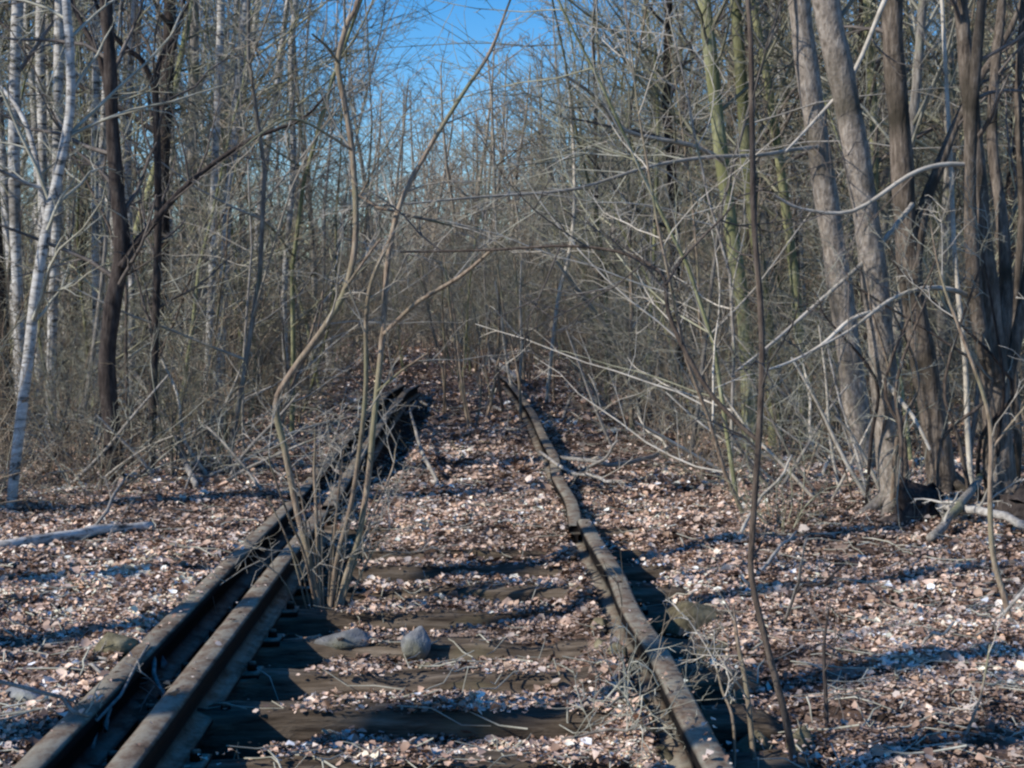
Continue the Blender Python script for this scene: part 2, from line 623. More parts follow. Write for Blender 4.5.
def rail(label, pts, seed, plates=(), chairs=()):
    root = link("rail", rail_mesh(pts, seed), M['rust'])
    tag(root, label, "rail", "rusty rails of the old track")
    P = np.array(pts)
    for y in plates:
        x, z = np.interp(y, P[:, 1], P[:, 0]), np.interp(y, P[:, 1], P[:, 2])
        for s in (-1, 1):
            mb = MB()
            box_mb(mb, (x + s * 0.029, y, z - 0.082), (0.026, 0.46, 0.07), 0, 0.001, 5)
            fp = link("fishplate", mb.mesh("fishplate", False), M['rust'], root)
            for q in (-0.16, -0.055, 0.055, 0.16):
                b = MB()
                b.tube([(x + s * 0.043, y + q, z - 0.082), (x + s * 0.066, y + q, z - 0.082)], [0.016, 0.014], 6, True)
                link("bolt", b.mesh("bolt", False), M['rust'], fp)
    for y in chairs:
        x, z = np.interp(y, P[:, 1], P[:, 0]), np.interp(y, P[:, 1], P[:, 2])
        mb = MB()
        box_mb(mb, (x, y, z - 0.158), (0.26, 0.16, 0.022), 0, 0.001, 6)
        cp = link("base_plate", mb.mesh("base_plate", False), M['rust'], root)
        for s in (-1, 1):
            b = MB()
            b.tube([(x + s * 0.095, y, z - 0.15), (x + s * 0.095, y, z - 0.115)], [0.02, 0.016], 6, True)
            link("screw", b.mesh("screw", False), M['rust'], cp)


Z = RAIL_TOP
near_sl = SLEEPERS[:8]
rail("outermost rusty rail, near length, with leaves banked against its side",
     [(RX_OUT, 2.6, Z), (RX_OUT, 6.0, Z - 0.005), (RX_OUT + 0.01, 8.0, Z), (RX_OUT + 0.015, 9.9, Z - 0.02)], 1, (), near_sl)
rail("inner rusty rail of the pair, near length, beside the multi-stemmed sapling",
     [(RX_IN, 2.6, Z), (RX_IN, 5.0, Z), (RX_IN, 7.4, Z - 0.005), (RX_IN + 0.01, 9.4, Z - 0.01)], 2, (), near_sl)
rail("outermost rail, far length, dark and half buried", [(RX_OUT + 0.0, 10.3, 0.13), (RX_OUT, 13, 0.16), (RX_OUT, 17, 0.22), (RX_OUT, 21, 0.24), (RX_OUT + 0.05, 24.5, 0.2)], 3)
rail("inner rail of the pair, far length, dark and raised above the leaves", [(RX_IN + 0.02, 9.7, 0.14), (RX_IN, 13, 0.19), (RX_IN, 17, 0.25), (RX_IN, 21, 0.27), (RX_IN + 0.05, 24.0, 0.22)], 4, (12.6,))
rail("single rail opposite the pair, near length, with mossy stones along it",
     [(RX_RIGHT + 0.012, 2.6, Z), (RX_RIGHT, 4.6, Z - 0.008), (RX_RIGHT + 0.008, 5.4, Z), (RX_RIGHT - 0.012, 6.3, Z - 0.01), (RX_RIGHT + 0.008, 7.1, Z), (RX_RIGHT - 0.014, 8.1, Z + 0.005), (RX_RIGHT - 0.005, 8.95, Z - 0.01)], 5, (), near_sl[:])
rail("single rail opposite the pair, far length, running into the thicket",
     [(RX_RIGHT - 0.045, 9.05, 0.10), (RX_RIGHT - 0.01, 10, 0.13), (RX_RIGHT - 0.04, 11.3, 0.155), (RX_RIGHT + 0.01, 12.6, 0.18), (RX_RIGHT - 0.01, 14, 0.21), (RX_RIGHT + 0.0, 17, 0.24), (RX_RIGHT - 0.03, 20, 0.25), (RX_RIGHT - 0.08, 25, 0.22), (RX_RIGHT - 0.16, 29, 0.17)], 6, (9.4,))


# ------------------------------------------------------------------ stones
def stone_mesh(seed, sx, sy, sz, nu=26, nv=16):
    r = np.random.default_rng(seed)
    V = []
    D = r.normal(0, 1, (15, 3))
    D /= np.linalg.norm(D, axis=1)[:, None]
    off = r.uniform(0.55, 0.95, 15)
    for i in range(nv + 1):
        th = math.pi * i / nv
        for j in range(nu):
            p = np.array((math.sin(th) * math.cos(2 * math.pi * j / nu), math.sin(th) * math.sin(2 * math.pi * j / nu), math.cos(th)))
            dd = D @ p
            lim = np.min(np.where(dd > 0.05, off / np.maximum(dd, 0.05), 9))
            k = min(1, lim) * (1 + r.normal(0, 0.012) + 0.05 * math.sin(7 * p[0] + seed) * math.sin(6 * p[1] + 2 * seed) * math.sin(8 * p[2]))
            V.append(p * k * (sx, sy, sz))
    Q = []
    for i in range(nv):
        for j in range(nu):
            j2 = (j + 1) % nu
            Q.append((i * nu + j, (i + 1) * nu + j, (i + 1) * nu + j2, i * nu + j2))
    return mesh_from("stone", V, Q, False)


def stone(px, py, size, mat, label, seed, group=None, z_up=0.35, rz=0.0):
    p = on_ground(px, py)
    o = link("stone", stone_mesh(seed, *size), M[mat])
    top = p[2]
    for ys, zt in zip(SLEEPERS, SL_TOP):
        if abs(ys - p[1]) < SL_W / 2 + 0.07 and -1.45 < p[0] < 1.05:
            top = max(top, zt)
    o.location = (p[0], p[1], top + size[2] * z_up)
    o.rotation_euler = (0, 0, rz)
    tag(o, label, "stone", group)


stone(344, 658, (0.12, 0.08, 0.055), 'stone', "flat grey-blue stone lying in the leaves at the foot of the multi-stemmed sapling", 21)
stone(416, 668, (0.06, 0.055, 0.075), 'stone', "upright pale grey stone between the rails", 22, None, 0.3)
stone(426, 672, (0.035, 0.03, 0.035), 'moss_stone', "small mossy lump touching the upright pale grey stone", 23)
stone(162, 700, (0.03, 0.03, 0.03), 'stone', "small whitish stone in the gap between the paired rails", 24, None, 0.8)
stone(118, 650, (0.10, 0.06, 0.05), 'moss_stone', "brown stone pressed against the outermost rail", 25)
stone(24, 705, (0.07, 0.06, 0.04), 'stone', "grey stone among leaves near the outer sleeper ends", 26)
for k in range(13):
    yy = 4.3 + 4.4 * (k + random.random()) / 13
    xx = 0.515 + random.gauss(0, 0.045)
    sz = random.uniform(0.02, 0.058)
    o = link("stone", stone_mesh(40 + k, sz * random.uniform(.9, 1.4), sz * random.uniform(.8, 1.4), sz * random.uniform(.7, 1.0)), M['moss_stone'])
    o.location = (xx, yy, ghf(xx, yy) + sz * random.uniform(-0.3, 0.4))
    o.rotation_euler = (random.uniform(-.4, .4), random.uniform(-.4, .4), k)
    tag(o, "mossy ballast stone heaped along the inner side of the single rail", "stone", "mossy ballast stones along the single rail")
chunks = [(692, 630, (.20, .15, .10), "large flat mossy block beside the single rail, topmost of a line"), (668, 652, (.08, .07, .06), "small mossy block leaning towards the single rail below the large one"),
          (712, 690, (.10, .08, .06), "squarish mossy block halfway along the line beside the single rail"), (742, 708, (.08, .06, .05), "low mossy block next to the thin upright sapling"),
          (757, 762, (.12, .09, .07), "dark rounded block at the bottom of the line beside the single rail"), (797, 758, (.055, .05, .075), "pale rounded stone at the foot of the thin upright sapling")]
for k, (px, py, s, lab) in enumerate(chunks):
    stone(px, py, s, 'moss_stone', lab, 60 + k, "blocks beside the single rail", 0.45, 0.4 * k)

# ------------------------------------------------------------------ leaf litter
PAL0 = 1.42 * np.array([(0.44, 0.29, 0.21), (0.55, 0.42, 0.33), (0.70, 0.61, 0.53), (0.27, 0.16, 0.11), (0.15, 0.085, 0.055), (0.07, 0.045, 0.035), (0.38, 0.34, 0.31), (0.50, 0.30, 0.17)])
PAL = 0.98 * PAL0 * 0.78 + 0.22 * PAL0.mean(axis=1, keepdims=True) * np.array((1.10, 0.98, 0.86))
PW = np.array([0.19, 0.14, 0.09, 0.17, 0.16, 0.11, 0.10, 0.04])


def leaf_field(spec):
    Vs, Fs, Cs, n0 = [], [], [], 0
    for (n, y0, y1, s0, s1) in spec:
        y = rng.uniform(y0, y1, n * 2)
        half = 0.33 * y + 0.9
        x = rng.uniform(-1, 1, len(y)) * half.max()
        ok = np.abs(x - y * 0.024) < half
        x, y = x[ok][:n], y[ok][:n]
        z = gh(x, y)
        keep = np.ones(len(x), bool)
        onsl = np.zeros(len(x), bool)
        for ys, zt in zip(SLEEPERS, SL_TOP):
            m = (np.abs(y - ys) < SL_W / 2 - 0.005) & (x > -1.42) & (x < 1.0) & (z < zt)
            onsl |= m
            z = np.where(m, zt + 0.008, z)
        # leaves slide off the bare sleepers and rails
        bare = np.clip(0.42 + 0.7 * vnoise(x, y, 0.7, 41), 0.03, 0.8) + 0.6 * sstep(6.8, 8.6, y)
        keep &= ~(onsl & (rng.uniform(0, 1, len(x)) > bare))
        for rx in (RX_OUT, RX_IN, RX_RIGHT):
            rail_z = RAIL_TOP + 0.006 * np.clip(y - 10, 0, 14)
            gap = (np.abs(y - 9.5) < 0.9)
            on = (np.abs(x - rx) < 0.04) & (y < 23) & ~gap
            keep &= ~((np.abs(x - rx) < 0.075) & (y < 25) & ~on)
            keep &= ~(on & (rng.uniform(0, 1, len(x)) > 0.035))
            z = np.where(on, rail_z, z)
        keep &= ~((np.abs(x + 0.995) < 0.09) & (y < 9.4) & (rng.uniform(0, 1, len(x)) > 0.2))
        keep &= ~((rng.uniform(0, 1, len(x)) < 0.93 * ditch(x, y)))
        # the thinner, darker patches where bare soil and roots show
        patch = vnoise(x, y, 2.6, 31) + 0.6 * vnoise(x, y, 0.9, 32)
        keep &= rng.uniform(0, 1, len(x)) < np.clip(0.80 + 0.6 * patch, 0.18, 1)
        x, y, z, patch = x[keep], y[keep], z[keep], patch[keep]
        n_ = len(x)
        s = rng.uniform(s0, s1, n_) * np.exp(rng.normal(0, 0.30, n_)) * np.where(rng.uniform(0, 1, n_) < 0.35, 0.6, 0.94)
        yaw = rng.uniform(0, 2 * math.pi, n_)
        tilt = np.clip(np.abs(rng.normal(0, 0.42, n_)), 0, 1.4)
        tdir = rng.uniform(0, 2 * math.pi, n_)
        nz = np.cos(tilt)
        N = np.stack([np.sin(tilt) * np.cos(tdir), np.sin(tilt) * np.sin(tdir), nz], -1)
        U = np.stack([np.cos(yaw), np.sin(yaw), np.zeros(n_)], -1)
        U -= N * (U * N).sum(1)[:, None]
        U /= np.linalg.norm(U, axis=1)[:, None]
        W = np.cross(N, U)
        c = np.stack([x, y, z + rng.uniform(0.0, 0.022, n_) + 0.35 * s * np.sin(tilt)], -1)
        wd = rng.uniform(0.28, 0.48, n_)
        fold = rng.uniform(-0.05, 0.28, n_)
        curl = rng.normal(0.08, 0.24, n_)

        def pt(a, b, h):
            return c + (U * (a * s)[:, None] + W * (b * s)[:, None] + N * (h * s)[:, None])
        o = np.ones(n_)
        p = [pt(-0.5 * o, 0 * o, curl), pt(-0.15 * o, -wd, fold), pt(-0.2 * o, wd, fold), pt(-0.1 * o, 0 * o, 0 * o),
             pt(0.22 * o, -wd * rng.uniform(.55, 1.05, n_), fold + curl * .4), pt(0.2 * o, wd * rng.uniform(.55, 1.05, n_), fold + curl * .4), pt(0.55 * o, 0 * o, curl)]
        Vv = np.stack(p, 1).reshape(-1, 3)
        tri = np.array([(0, 1, 3), (0, 3, 2), (1, 4, 3), (2, 3, 5), (3, 4, 6), (3, 6, 5)])
        Fv = (np.arange(n_)[:, None, None] * 7 + tri[None]).reshape(-1, 3) + n0
        n0 += len(Vv)
        w = PW / PW.sum()
        ci = rng.choice(len(PAL), n_, p=w)
        col = PAL[ci] * np.exp(rng.normal(0, 0.22, (n_, 1)))
        hue = vnoise(x, y, 0.55, 51) + 0.7 * vnoise(x, y, 0.23, 52)
        near_c = np.where((hue > 0)[:, None], np.array((0.72, 0.52, 0.385)), np.array((0.26, 0.17, 0.12)))
        col = col * 0.62 + near_c * 0.38
        col = np.clip(col * (1 + 0.38 * np.clip(patch + 0.5 * hue, -1.3, 1.2))[:, None], 0.012, 0.85)
        Vs.append(Vv)
        Fs.append(Fv)
        Cs.append(np.repeat(col, 7, axis=0))
    V, Fc, C = np.vstack(Vs), np.vstack(Fs), np.vstack(Cs)
    me = mesh_from("leaf_litter", V, Fc, False)
    a = me.attributes.new("leaf_colour", 'FLOAT_COLOR', 'POINT')
    a.data.foreach_set("color", np.hstack([C, np.ones((len(C), 1))]).astype(np.float32).ravel())
    return me


litter = link("leaf_litter", leaf_field([(190000, 3.9, 7.0, .013, .028), (150000, 7.0, 11.0, .018, .036), (100000, 11, 18, .028, .05), (42000, 18, 34, .05, .08), (14000, 34, 60, .09, .15)]), M['leaf'])
tag(litter, "carpet of dry pinkish brown leaves over the forest floor and track bed", "leaf litter")
litter["kind"] = "stuff"


# ------------------------------------------------------------------ plants
def unit(v):
    return v / (np.linalg.norm(v) + 1e-9)


def grow(mbs, r, p, d, L, rad, lvl, spec):
    """one branch and its children. spec[lvl] = dict(n segments, wander, up, kids, ang, ratio, start)"""
    s = spec[lvl]
    n = s['n']
    P, D = [np.array(p, float)], []
    d = unit(np.array(d, float))
    for i in range(n):
        d = unit(d + r.normal(0, s['wander'], 3) + np.array((0, 0, s['up'])))
        D.append(d)
        P.append(P[-1] + d * (L / n) * r.uniform(0.85, 1.15))
    P = np.array(P)
    t = np.linspace(0, 1, n + 1)
    tip = s.get('tip', 0.25)
    rr = rad * (1 - (1 - tip) * t ** s.get('tp', 1.0))
    if s.get('flare'):
        rr[0] *= 1.55
        rr[1] *= 1.05
    mbs[min(lvl, 1)].tube(P, rr, s.get('sides', 3))
    if lvl + 1 < len(spec):
        k = s['kids']
        k = r.integers(int(k * .75), int(k * 1.25) + 1)
        for j in range(k):
            tt = s['start'] + (1 - s['start']) * (j + r.uniform(0, 1)) / k
            f = tt * n
            i = min(int(f), n - 1)
            q = P[i] + (P[i + 1] - P[i]) * (f - i)
            dd = D[i]
            side = unit(np.cross(dd, r.normal(0, 1, 3)))
            a = R(s['ang']) * r.uniform(0.65, 1.35)
            nd = dd * math.cos(a) + side * math.sin(a)
            LL = L * s['ratio'] * r.uniform(0.5, 1.2) * (1.05 - 0.6 * tt)
            grow(mbs, r, q, nd, LL, max(spec[lvl + 1].get('rmin', 0.003), np.interp(tt, t, rr) * s.get('rr', 0.5)), lvl + 1, spec)


def proto(name, label, cat, group, seed, spec, L, rad, mats, lean=0.06, stems=1, spread=0.0):
    """first instance of a kind, built at the origin"""
    r = np.random.default_rng(seed)
    a, b = MB(), MB()
    for k in range(stems):
        ang = r.uniform(0, 2 * math.pi)
        out = np.array((math.cos(ang), math.sin(ang), 0)) * (spread * r.uniform(0.3, 1) if stems > 1 else lean * r.normal())
        grow((a, b), r, (out[0] * 0.15, out[1] * 0.15, -0.08), np.array((0, 0, 1)) + out, L * (r.uniform(0.6, 1.1) if stems > 1 else 1), rad * (r.uniform(0.6, 1.2) if stems > 1 else 1), 0, spec)
    root = thing(name, label, cat, (0, 0, -50), group)
    link("trunk" if stems == 1 else "stem", a.mesh("trunk"), M[mats[0]], root)
    if b.n:
        link("crown", b.mesh("crown"), M[mats[1]], root)
    return root


TALL = [dict(n=14, wander=0.055, up=0.03, kids=32, ang=52, ratio=0.30, start=0.2, sides=7, tip=0.15, rr=0.42, flare=True),
        dict(n=6, wander=0.13, up=0.06, kids=9, ang=44, ratio=0.5, start=0.2, sides=4, tip=0.3, rr=0.5, rmin=0.009),
        dict(n=4, wander=0.16, up=0.03, kids=5, ang=40, ratio=0.5, start=0.2, sides=3, tip=0.4, rr=0.6, rmin=0.0055),
        dict(n=3, wander=0.18, up=0.02, sides=3, tip=0.5, rmin=0.004)]
EDGE = [dict(n=14, wander=0.04, up=0.03, kids=9, ang=45, ratio=0.3, start=0.45, sides=8, tip=0.3, rr=0.3, flare=True),
        dict(n=6, wander=0.13, up=0.06, kids=4, ang=42, ratio=0.5, start=0.2, sides=4, tip=0.3, rr=0.5, rmin=0.010),
        dict(n=4, wander=0.16, up=0.03, sides=3, tip=0.4, rmin=0.006)]
BIRCH = [dict(n=14, wander=0.035, up=0.04, kids=24, ang=45, ratio=0.22, start=0.35, sides=7, tip=0.15, rr=0.35, flare=True),
         dict(n=5, wander=0.10, up=0.05, kids=8, ang=38, ratio=0.5, start=0.25, sides=3, tip=0.3, rr=0.5, rmin=0.007),
         dict(n=4, wander=0.14, up=-0.07, kids=4, ang=35, ratio=0.55, start=0.2, sides=3, tip=0.4, rr=0.6, rmin=0.0045),
         dict(n=3, wander=0.15, up=-0.08, sides=3, tip=0.5, rmin=0.0035)]
SAPL = [dict(n=10, wander=0.08, up=0.04, kids=24, ang=50, ratio=0.34, start=0.12, sides=5, tip=0.2, rr=0.5),
        dict(n=5, wander=0.15, up=0.05, kids=8, ang=44, ratio=0.5, start=0.15, sides=3, tip=0.35, rr=0.6, rmin=0.0055),
        dict(n=3, wander=0.18, up=0.02, kids=3, ang=40, ratio=0.5, start=0.2, sides=3, tip=0.4, rr=0.7, rmin=0.004),
        dict(n=2, wander=0.18, up=0.0, sides=3, tip=0.5, rmin=0.003)]
WHIP = [dict(n=9, wander=0.10, up=0.02, kids=13, ang=58, ratio=0.5, start=0.1, sides=5, tip=0.2, rr=0.55),
        dict(n=8, wander=0.10, up=0.015, kids=6, ang=45, ratio=0.4, start=0.15, sides=4, tip=0.3, rr=0.6, rmin=0.0045),
        dict(n=4, wander=0.16, up=0.0, kids=2, ang=40, ratio=0.5, start=0.2, sides=3, tip=0.4, rr=0.7, rmin=0.003),
        dict(n=3, wander=0.16, up=0.0, sides=3, tip=0.5, rmin=0.0024)]
SHRUB = [dict(n=9, wander=0.11, up=0.0, kids=12, ang=45, ratio=0.4, start=0.15, sides=4, tip=0.25, rr=0.55),
         dict(n=4, wander=0.18, up=0.0, kids=6, ang=45, ratio=0.5, start=0.15, sides=3, tip=0.35, rr=0.6, rmin=0.0032),
         dict(n=3, wander=0.2, up=-0.03, sides=3, tip=0.5, rmin=0.0024)]
BRUSH = [dict(n=8, wander=0.14, up=-0.09, kids=6, ang=50, ratio=0.45, start=0.1, sides=3, tip=0.3, rr=0.6),
         dict(n=4, wander=0.22, up=-0.05, kids=3, ang=50, ratio=0.5, start=0.2, sides=3, tip=0.4, rr=0.6, rmin=0.003),
         dict(n=3, wander=0.25, up=-0.03, sides=3, tip=0.5, rmin=0.0025)]

talls = [proto("bare_tree", "", "tree", "g", 200 + k, TALL, 11 + (k % 3), 0.052 + 0.010 * (k % 4), [('bark_grey', 'twig_grey'), ('bark_olive', 'twig_olive'), ('bark_grey', 'twig_olive'), ('bark_dark', 'twig_dark')][k % 4]) for k in range(8)]
birches = [proto("birch_tree", "", "tree", "g", 230 + k, BIRCH, 12 + k, 0.06 + 0.008 * k, ('birch', 'twig_dark')) for k in range(3)]
sapls = [proto("sapling", "", "sapling", "g", 250 + k, SAPL, 4.2 + 0.7 * (k % 3), 0.02 + 0.004 * (k % 3), [('bark_sapling', 'twig_brown'), ('bark_olive', 'twig_grey'), ('bark_grey', 'twig_olive')][k % 3], 0.12) for k in range(6)]
shrubs = [proto("shrub", "", "shrub", "g", 270 + k, SHRUB, 3.1, 0.013, [('bark_sapling', 'twig_brown'), ('bark_sapling', 'twig_grey'), ('bark_grey', 'twig_olive')][k % 3], stems=9, spread=0.45) for k in range(4)]
brushes = [proto("brush_tangle", "", "brush", "g", 290 + k, BRUSH, 1.5, 0.007, [('twig_brown', 'twig_brown'), ('twig_grey', 'twig_brown'), ('twig_olive', 'twig_olive')][k % 3], stems=14, spread=1.0) for k in range(4)]
used = set()


def put(src, x, y, sc, label, group, rz=None, tilt=0.0):
    rz = random.uniform(0, 6.28) if rz is None else rz
    z = ghf(x, y)
    ti = (random.gauss(0, tilt), random.gauss(0, tilt))
    if src.name not in used:
        used.add(src.name)
        src.location = (x, y, z)
        src.rotation_euler = (ti[0], ti[1], rz)
        src.scale = (sc, sc, sc)
        src["label"], src["group"] = label, group
        return src
    return copy_thing(src, (x, y, z), rz, sc, label, group, ti)


taken = []


def free(x, y, d):
    for (a, b) in taken:
        if (a - x) ** 2 + (b - y) ** 2 < d * d:
            return False
    taken.append((x, y))
    return True


def in_view(x, y, margin=0.6):
    return -0.345 * y - margin < x - 0 < 0.30 * y + 0.048 * y + margin


def scatter(n, y0, y1, gap, srcs, kind_txt, cat_grp, corridor, sc=(0.85, 1.2), tilt=0.03, side=0, xmax=99, power=1.0, margin=0.5):
    c, tries = 0, 0
    while c < n and tries < n * 60:
        tries += 1
        y = y0 + (y1 - y0) * random.random() ** power
        x = random.uniform(-0.345 * y - margin, 0.348 * y + margin)
        if abs(x) > xmax or (side and x * side < 0):
            continue
        if -corridor - 0.4 < x < corridor:
            continue
        if srcs is talls and y > 22 and x < -3 and random.random() < 0.8:
            continue
        if y < 13.6 and (1.9 < x < 4.9):
            continue
        if y < 11.9 and -4.6 < x < -2.0 and srcs is not brushes:
            continue
        if y < 15.5 and any(abs(474 + 1600 * x / y - q) < 16 for q in (728, 757, 113, 155, 40)):
            continue
        if not free(x, y, gap):
            continue
        s_txt = "on the birch side of the track" if x < 0 else "on the thick-trunk side of the track"
        d_txt = "close to the clearing" if y < 20 else ("further into the wood" if y < 36 else "deep in the wood")
        put(random.choice(srcs), x, y, random.uniform(*sc), f"{kind_txt} {d_txt} {s_txt}", f"{cat_grp} {d_txt} {s_txt}", None, tilt)
        c += 1


# trees of the wood either side of the track
scatter(9, 14.0, 24, 1.0, talls, "slender bare tree", "bare trees", 2.9, side=-1)
scatter(18, 13.5, 24, 0.9, talls, "slender bare tree", "bare trees", 2.6, side=1)
scatter(52, 14, 40, 0.8, birches, "white-barked birch", "birches", 3.0, (0.8, 1.1), side=-1)
scatter(6, 20, 40, 1.0, birches, "white-barked birch", "birches", 3.2, (0.8, 1.0), side=1)
scatter(80, 22, 58, 0.9, talls, "slender bare tree", "bare trees", 2.7, (0.75, 1.1))
scatter(70, 11.0, 22, 0.45, sapls, "thin bare sapling", "saplings", 1.9, (0.7, 1.2), 0.08)
scatter(90, 20, 46, 0.5, sapls, "thin bare sapling", "saplings", 2.1, (0.8, 1.4), 0.08)
scatter(44, 10.6, 22, 0.55, shrubs, "many-stemmed bare shrub", "shrubs", 1.8, (0.5, 0.85), 0.05)
scatter(64, 20, 42, 0.6, shrubs, "many-stemmed bare shrub", "shrubs", 2.1, (0.9, 1.4), 0.05)
scatter(56, 9.6, 20, 0.5, brushes, "low tangle of dead stems", "brush tangles", 1.7, (0.6, 1.1), 0.05)
scatter(40, 20, 32, 0.7, brushes, "low tangle of dead stems", "brush tangles", 1.9, (0.9, 1.5), 0.05)
# loose whippy saplings along the clearing, their long thin branches reaching over the track
whips = [proto("whippy_sapling", "", "sapling", "g", 340 + k, WHIP, 3.6 + 0.5 * k, 0.016, (['bark_sapling', 'bark_brown', 'bark_grey', 'bark_olive'][k % 4], ['twig_pale', 'twig_grey', 'twig_pale', 'twig_olive'][k % 4]), 0.2) for k in range(4)]
n_ = 0
for _try in range(3000):
    if n_ >= 44:
        break
    y = random.uniform(8.4, 19)
    sd = -1 if n_ % 2 else 1
    x = sd * random.uniform(1.75, 1.9 + 0.17 * y)
    if y < 10 and abs(x) < 2.0 or y < 11.8 and x < 0 or y < 14.2 and 1.9 < x < 4.9 or not free(x, y, 0.5):
        continue
    st = "on the birch side of the track" if x < 0 else "on the thick-trunk side of the track"
    put(random.choice(whips), x, y, random.uniform(0.75, 1.2), "whippy sapling with long branches at the clearing " + st, "whippy saplings at the clearing edge " + st, None, 0.12)
    n_ += 1
for (x, y, sc) in [(-2.0, 12.6, 1.5), (-1.8, 16.0, 1.7), (1.75, 12.8, 1.35), (1.7, 17.0, 1.8), (1.9, 22.5, 1.8)]:
    put(random.choice(whips), x, y, sc, "tall whippy tree whose branches hang over the middle of the track", "tall whippy trees overhanging the track", None, 0.05)
for (x, y, sc) in [(-2.7, 27, .75), (2.5, 29, .8), (-2.9, 33, .85), (2.7, 36, .85), (-2.8, 40, .9), (2.5, 44, .9)]:
    put(random.choice(talls), x, y, sc, "slender bare tree standing right beside the far end of the track", "bare trees right beside the far end of the track", None, 0.03)
# young growth that has come up in the track bed itself
for k in range(48):
    y = 28 + 28 * random.random()
    x = random.uniform(-2.3, 2.0)
    put(random.choice(sapls if k % 2 else shrubs), x, y, random.uniform(0.6, 0.95) if k % 2 else random.uniform(0.9, 1.35),
        "young bare growth standing in the far end of the track bed", "young growth in the far end of the track bed", None, 0.07)
# trees standing just off to the sunny side, whose shadows cross the track bed
edge = proto("bare_tree", "", "tree", "g", 320, EDGE, 12, 0.19, ('bark_grey', 'twig_grey'))
for (x, y, sc) in [(-6.0, 5.5, .9), (-5.0, 4.3, .75), (-8.0, 1.7, 1.0), (-4.4, 2.1, .7), (-7.2, 8.3, .9), (-9.0, 9.4, 1.0), (-7.6, 12.4, .8)]:
    put(edge, x, y, sc, "bare tree at the sunny edge of the clearing, casting its shadow over the track", "bare trees at the sunny edge of the clearing", None, 0.03)

# far wood: reads as one mass
def far_wood():
    r = np.random.default_rng(500)
    ms = []
    for k in range(4):
        a = MB()
        spec = [dict(n=6, wander=0.05, up=0.03, kids=22, ang=50, ratio=0.3, start=0.1, sides=4, tip=0.2, rr=0.45),
                dict(n=3, wander=0.15, up=0.05, kids=9, ang=42, ratio=0.5, start=0.15, sides=3, tip=0.4, rr=0.6, rmin=0.016),
                dict(n=2, wander=0.2, up=0.02, sides=3, tip=0.6, rmin=0.010)]
        grow((a, a), np.random.default_rng(510 + k), (0, 0, -0.2), (0, 0, 1), 10.5, 0.10, 0, spec)
        ms.append(a.arrays())
    Vs, Qs, n0 = [], [], 0
    for k in range(520):
        y = r.uniform(52, 120)
        x = r.uniform(-0.36, 0.36) * y
        h = r.uniform(0.75, 1.15)
        if abs(x) < 5:
            h = r.uniform(0.75, 1.05)
        elif x < 0:
            h = r.uniform(0.45, 0.72)
        V, Q = ms[k % 4]
        a = r.uniform(0, 6.28)
        c, s = math.cos(a), math.sin(a)
        W = np.stack([(V[:, 0] * c - V[:, 1] * s) * h * 1.2 + x, (V[:, 0] * s + V[:, 1] * c) * h * 1.2 + y, V[:, 2] * h + ghf(x, y)], -1)
        Vs.append(W)
        Qs.append(Q + n0)
        n0 += len(W)
    return mesh_from("far_wood", np.vstack(Vs), np.vstack(Qs), False)


fw = link("far_wood", far_wood(), M['twig_far'])
tag(fw, "far bare wood closing the view beyond the end of the track", "woodland")
fw["kind"] = "stuff"


# ------------------------------------------------------------------ hero plants, built where the photo shows them
def smooth_path(P, n=3):
    P = np.array(P, float)
    t = np.arange(len(P))
    tt = np.linspace(0, len(P) - 1, (len(P) - 1) * n + 1)
    out = []
    for q in tt:                                     # Catmull-Rom
        i = min(int(q), len(P) - 2)
        u = q - i
        p0, p1, p2, p3 = P[max(i - 1, 0)], P[i], P[i + 1], P[min(i + 2, len(P) - 1)]
        out.append(0.5 * ((2 * p1) + (-p0 + p2) * u + (2 * p0 - 5 * p1 + 4 * p2 - p3) * u * u + (-p0 + 3 * p1 - 3 * p2 + p3) * u ** 3))
    return np.array(out)


TW = [dict(n=5, wander=0.14, up=0.02, kids=5, ang=42, ratio=0.5, start=0.15, sides=4, tip=0.3, rr=0.6),
      dict(n=4, wander=0.18, up=0.0, kids=3, ang=40, ratio=0.5, start=0.2, sides=3, tip=0.4, rr=0.7, rmin=0.0025),
      dict(n=3, wander=0.2, up=0.0, sides=3, tip=0.5, rmin=0.0018)]


